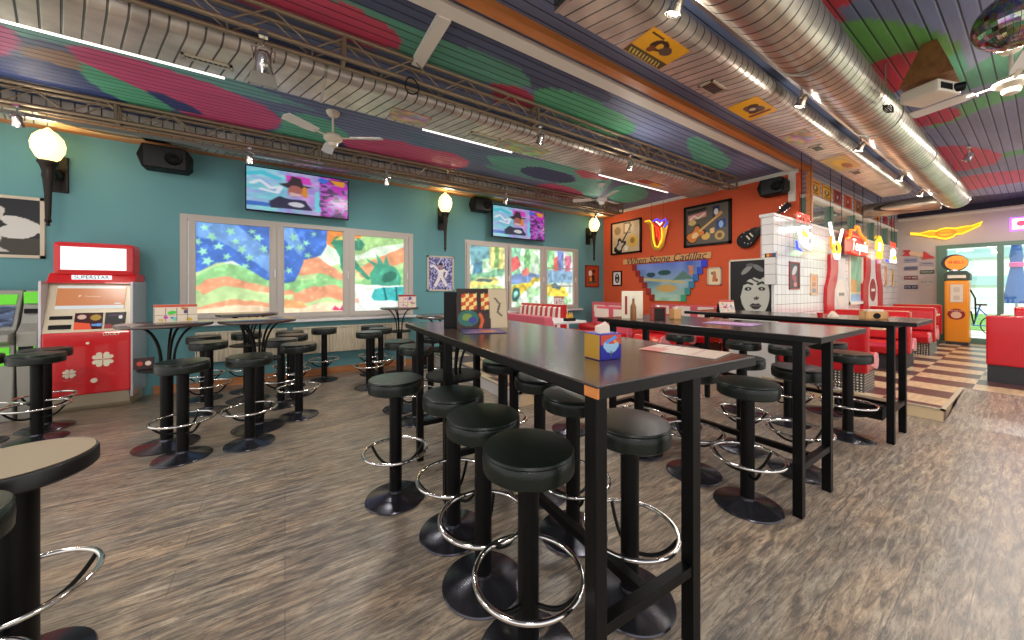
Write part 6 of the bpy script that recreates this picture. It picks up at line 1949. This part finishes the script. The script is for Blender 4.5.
# fuel pump
fp = thing('fuel_pump', 'tall orange vintage fuel pump with a round lit globe by the glazed end', 'fuel pump', (13.45, 1.13, PZ))
MB().rbox(-0.18, 0.18, -0.17, 0.20, 0.06, 1.52, 0.04).build('body', M['pump'], fp)
MB().box(-0.17, 0.17, -0.15, 0.18, 0.0, 0.07).build('plinth', M['darkbase'], fp)
MB().prism([(-.18, 1.52), (-.18, 1.66), (-.12, 1.74), (.15, 1.74), (.21, 1.66), (.21, 1.52)], 0, -.18, .18).build('crown', P('dark_green_enamel', (50, 70, 60), .4), fp, bevel=0.01)
MB().rbox(-.19, -.178, -.12, .15, 1.57, 1.64, .004).build('name_strip', M['ivory'], fp)
gl = MB().cyl((-.06, .06, 1.94), (.05, .06, 1.94), 0.20, n=40)
gl.xf(Matrix.Translation((0, 0.0, 0)))
gl.build('globe_rim', M['darkbase'], fp, smooth=True)
MB().cyl((-.075, .03, 1.94), (-.06, .03, 1.94), 0.17, n=40).build('globe_face', P('lit_orange_globe', (240, 140, 40), .3, emit=.4), fp, smooth=True)
MB().cyl((0, .06, 1.72), (0, .06, 1.78), 0.08, n=20).build('globe_collar', M['chrome'], fp)
text('SHELL', .09, M['redvinyl'], (13.45 - .078, 1.13 + .03, PZ + 1.95), 'x', fp, 'globe_lettering', width=.25)
MB().rbox(-.19, -.178, -.08, .11, 1.0, 1.42, .01).build('dial_panel', M['cream_metal'], fp)
MB().rbox(-.195, -.188, -.03, .06, 1.24, 1.36, .003).box(-.195, -.188, -.03, .06, 1.06, 1.16).build('dial_window', M['beige'], fp)
MB().cyl((-.181, .02, .72), (-.187, .02, .72), .13, n=30).build('emblem', M['darkred'], fp)
MB().cyl((-.186, .02, .70), (-.192, .02, .70), .08, n=24).build('emblem_centre', M['tancap'], fp)
text('MOTOR OIL', .04, M['ivory'], (13.45 - .19, 1.13 + .02, PZ + .80), 'x', fp, 'emblem_lettering', width=.2)
MB().tube([(-.05, -.17, 1.3), (-.06, -.24, 1.1), (-.06, -.25, .7), (-.05, -.22, .5), (-.04, -.18, .8)], .014, 8).build('hose', M['blackmatte'], fp, smooth=True)


# ================================================================= BOOTHS
def booth(label, x, y0, y1, z0, seats, mat, basemat, top=1.06, cap=True, seat_mat=None, depth=0.52, grp=None, stripes=None, plain_back=False):
    """back rest along Y at x; seats lists the sides (+1 / -1) carrying a cushion"""
    t = thing('diner_booth', label, 'booth', (x, (y0 + y1) / 2, z0), 0, grp)
    h = top - z0
    MB().rbox(x - .07, x + .07, y0, y1, z0 + .24, top, .02).build('backrest', mat, t, world=True)
    if cap:
        MB().box(x - .05, x + .05, y0 + .03, y1 - .03, top - .002, top + .008).build('backrest_cap', M['tancap'], t, world=True)
    sm = seat_mat or mat
    for s_ in seats:
        prof = [(x + s_ * .06, z0 + .24), (x + s_ * (depth - .05), z0 + .24), (x + s_ * (depth + .02), z0 + .27), (x + s_ * (depth + .04), z0 + .36), (x + s_ * (depth + .0), z0 + .44), (x + s_ * (depth - .08), z0 + .465), (x + s_ * .06, z0 + .45)]
        o = MB().prism(prof, 1, y0 + .03, y1 - .01).build('seat_cushion', sm, t, world=True, bevel=.015)
        MB().prism([(a * .985 + (x + s_ * depth / 2) * .015, b) for a, b in prof][1:6] + [(x + s_ * .25, z0 + .3)], 1, y0 + .012, y0 + .03).build('end_cap', M['pinklight'], t, world=True)
        m2 = MB()
        m2.prism([(x + s_ * .065, z0 + .48), (x + s_ * .16, z0 + .48), (x + s_ * .11, top - .06), (x + s_ * .065, top - .04)], 1, y0 + .03, y1 - .01)
        if plain_back:
            continue
        m2.build('back_cushion', stripes or sm, t, world=True, bevel=.01)
    lo = min([0] + [s_ for s_ in seats]) * (depth - .10)
    hi = max([0] + [s_ for s_ in seats]) * (depth - .10)
    MB().box(x + min(lo, -.05), x + max(hi, .05), y0 + .03, y1 - .01, z0, z0 + .24).build('base', basemat, t, world=True)
    return t


RED = M['redvinyl']
booth('red booth with diamond-plate base, first of the row along the tiled wall', 6.13, 1.21, 2.145, PZ, (1,), RED, M['diamond'])
booth('red double booth with grey base, second of the row along the tiled wall', 8.65, 1.21, 2.145, PZ, (-1, 1), RED, M['darkbase'])
booth('red double booth with diamond-plate base, third of the row along the tiled wall', 11.0, 1.21, 2.145, PZ, (-1, 1), RED, M['diamond'])
booth('red booth beside the fuel pump, last of the row along the tiled wall', 13.15, 1.35, 2.145, PZ, (-1,), RED, M['darkbase'])
booth('big red booth back panel with dark base at the right edge', 8.37, -1.3, 0.46, PZ, (1,), RED, M['darkbase'], cap=False)
booth('red double booth behind the big panel at the right edge', 10.75, -1.3, 0.30, PZ, (-1, 1), RED, M['darkbase'], top=1.12)
# tables between the booths
def booth_table(label, x, y0, y1, z0, mat, grp, w=.6):
    t = thing('booth_table', label, 'table', (x, (y0 + y1) / 2, z0), 0, grp)
    MB().rbox(x - w / 2, x + w / 2, y0, y1, z0 + .72, z0 + .755, .006).build('tabletop', mat, t, world=True)
    MB().cyl((x, (y0 + y1) / 2, z0 + .02), (x, (y0 + y1) / 2, z0 + .72), .035, n=16).build('pedestal', M['chrome'], t, smooth=True, world=True)
    MB().lathe([(.001, 0), (.2, 0), (.2, .01), (.05, .03), (.001, .03)], (x, (y0 + y1) / 2, z0), 24).build('foot', M['chrome'], t, smooth=True, world=True)
    return t


booth_table('cream booth table between the first and second red booths', 7.4, 1.25, 2.145, PZ, M['cream'], 'booth tables along the tiled wall')
booth_table('cream booth table between the second and third red booths', 9.85, 1.25, 2.145, PZ, M['cream'], 'booth tables along the tiled wall')
booth_table('cream booth table between the third and last red booths', 12.1, 1.3, 2.145, PZ, M['cream'], 'booth tables along the tiled wall')
w_ = thing('booth_menu', 'white paper folded over the back of the right-edge red booth', 'menu', (8.37, .32, 1.062))
MB().box(-.06, .06, -.05, .02, 0, .02).build('paper', M['paper'], w_)

# booths on the platform below the second window
PL = 0.165
booth('booth with plain rose back panel at the edge of the window platform', 3.03, 3.72, 5.07, PL, (1,), M['pinkvinyl'], M['darkbase'], top=1.05, cap=False)
booth('red and white striped booth in front of the second window', 4.45, 5.0, 6.35, PL, (-1, 1), RED, M['darkbase'], top=1.14, cap=False, stripes=M['stripe'])
booth('pale pink double booth left of the beige menu folder', 5.35, 4.20, 4.97, PL, (-1, 1), M['pinkvinyl'], M['darkbase'], top=1.10, cap=False, seat_mat=RED, plain_back=True)
booth('pink booth with white inserts in the corner by the orange wall', 6.6, 5.3, 6.3, PL, (-1,), M['pinkvinyl'], M['darkbase'], top=1.12, cap=False, seat_mat=RED, plain_back=True)
for (x, y0, y1, z0, z1, nm) in ((5.27, 4.35, 4.66, .93, 1.07, 0), (5.27, 4.78, 5.09, .93, 1.07, 0)):
    pass
bq = thing('banquette', 'long rose banquette with white back inserts below the stepped mirror', 'booth', (7.05, 4.1, PL))
MB().rbox(7.14, 7.30, 3.5, 5.0, PL + .2, 1.10, .02).build('backrest', M['pinkvinyl'], bq, world=True)
MB().prism([(6.65, PL + .24), (6.62, PL + .36), (6.68, PL + .45), (7.16, PL + .45), (7.16, PL + .24)], 1, 3.5, 5.0).build('seat_cushion', RED, bq, world=True, bevel=.015)
MB().box(6.75, 7.28, 3.53, 4.97, PL, PL + .24).build('base', M['darkbase'], bq, world=True)
for k in range(3):
    MB().rbox(7.125, 7.142, 3.6 + k * .48, 3.92 + k * .48, .86, 1.07, .008).build('white_insert', M['white'], bq, world=True)
for o_ in [o for o in C.objects if o.name.startswith('diner_booth') and o.get('label', '').startswith(('pale pink', 'pink booth'))]:
    lx = o_.location.x - .07
    yy0 = o_.location.y
    for s_ in (-.24, .24):
        MB().rbox(lx - .012, lx + .002, yy0 + s_ - .18, yy0 + s_ + .18, .88, 1.05, .006).build('white_insert', M['white'], o_, world=True)
booth_table('white booth table with condiments in front of the striped booth', 3.78, 4.1, 4.95, PL, M['sillwhite'], None, .7)
booth('low red booth seen under the second long table, before the banquette', 5.9, 3.56, 4.15, PL, (-1, 1), RED, M['darkbase'], top=0.98, cap=False)
w_ = thing('sauce_caddy', 'dark caddy with small bottles on the white booth table', 'caddy', (3.85, 4.2, PL + .755))
MB().rbox(-.09, .09, -.05, .05, 0, .05, .004).build('tray', M['bronze'], w_)
for dx in (-.05, 0, .05):
    MB().lathe([(.001, .01), (.018, .01), (.018, .09), (.008, .12), (.008, .14), (.001, .14)], (dx, 0, 0), 14).build('bottle', M['gold'], w_, smooth=True)
menu_stand('colourful menu card on top of the striped booth back', (4.36, 5.05, 1.14), R(-50), .2, .16, food(8, (220, 190, 180), (150, 50, 60)), 5)


# ================================================================= OUTSIDE THE GLAZED END
light('sun', 'SUN', (0, 0, 12), 9.0, (1, 0.97, 0.92), 0.02, rot=(R(6), R(-17), 0))
struct('ground_outside', MB().box(XE + .2, 40, -30, 30, -.1, 0.02), M['paving'])
lw = MB().box(20, 33.5, -14, 20, .021, .05).build('lawn', M['grass'])
tag(lw, 'bright green lawn beyond the terrace outside', 'grass', kind='stuff')
bd = thing('office_building', 'long pale building with blue window bands outside the glazed end', 'building', (36, 2, 0))
MB().box(34, 38, -26, 16, 0.02, 9.5).build('wall', P('pale_facade', (236, 238, 240), .7, emit=0.0), bd, world=True)
for z in (1.7, 3.3, 4.9, 6.5):
    MB().box(33.95, 34.0, -25.5, 15.5, z, z + .55).build('window_band', P('blue_glazing_%d' % int(z), (176, 206, 216), .4), bd, world=True)
um = thing('folded_umbrella', 'folded blue parasol with a pink strap standing outside', 'umbrella', (16.2, .42, .02))
MB().lathe([(.02, 2.95), (.06, 2.75), (.11, 2.3), (.09, 2.05), (.14, 1.7), (.19, 1.3), (.20, 1.05), (.14, 1.08), (.05, 1.2)], n=20).build('canopy', M['umbrella'], um, smooth=True)
MB().cyl((0, 0, 0), (0, 0, 3.0), .025, n=12).build('pole', M['white'], um, smooth=True)
MB().lathe([(.08, 2.03), (.115, 2.01), (.115, 2.12), (.09, 2.14)], n=20).build('strap', P('pink_strap', (236, 90, 160), .5), um, smooth=True)
MB().lathe([(.001, 0), (.3, 0), (.3, .06), (.04, .1), (.001, .1)], n=28).build('foot', M['darkbase'], um, smooth=True)
bc = thing('bicycle', 'bicycle parked outside behind the fuel pump', 'bicycle', (17.6, 1.25, .02), R(80))
for dx in (-.5, .5):
    MB().tube([(dx + .32 * math.cos(a), 0, .34 + .32 * math.sin(a)) for a in [2 * PI * k / 28 for k in range(28)]], .015, 6, True).build('wheel', M['blackmatte'], bc, smooth=True)
MB().tube([(-.5, 0, .34), (-.15, 0, .85), (.38, 0, .85), (-.05, 0, .32), (-.5, 0, .34)], .018, 8).tube([(-.05, 0, .32), (-.18, 0, .95)], .018, 8).tube([(.5, 0, .34), (.38, 0, .95)], .018, 8).build('frame', M['umbrella'], bc, smooth=True)
MB().tube([(.3, -.25, 1.05), (.42, -.1, 1.0), (.38, 0, .96), (.42, .1, 1.0), (.3, .25, 1.05)], .012, 8).build('handlebar', M['blackmatte'], bc, smooth=True)
MB().rbox(-.3, -.08, -.05, .05, .93, .98, .015).build('saddle', M['blackmatte'], bc)
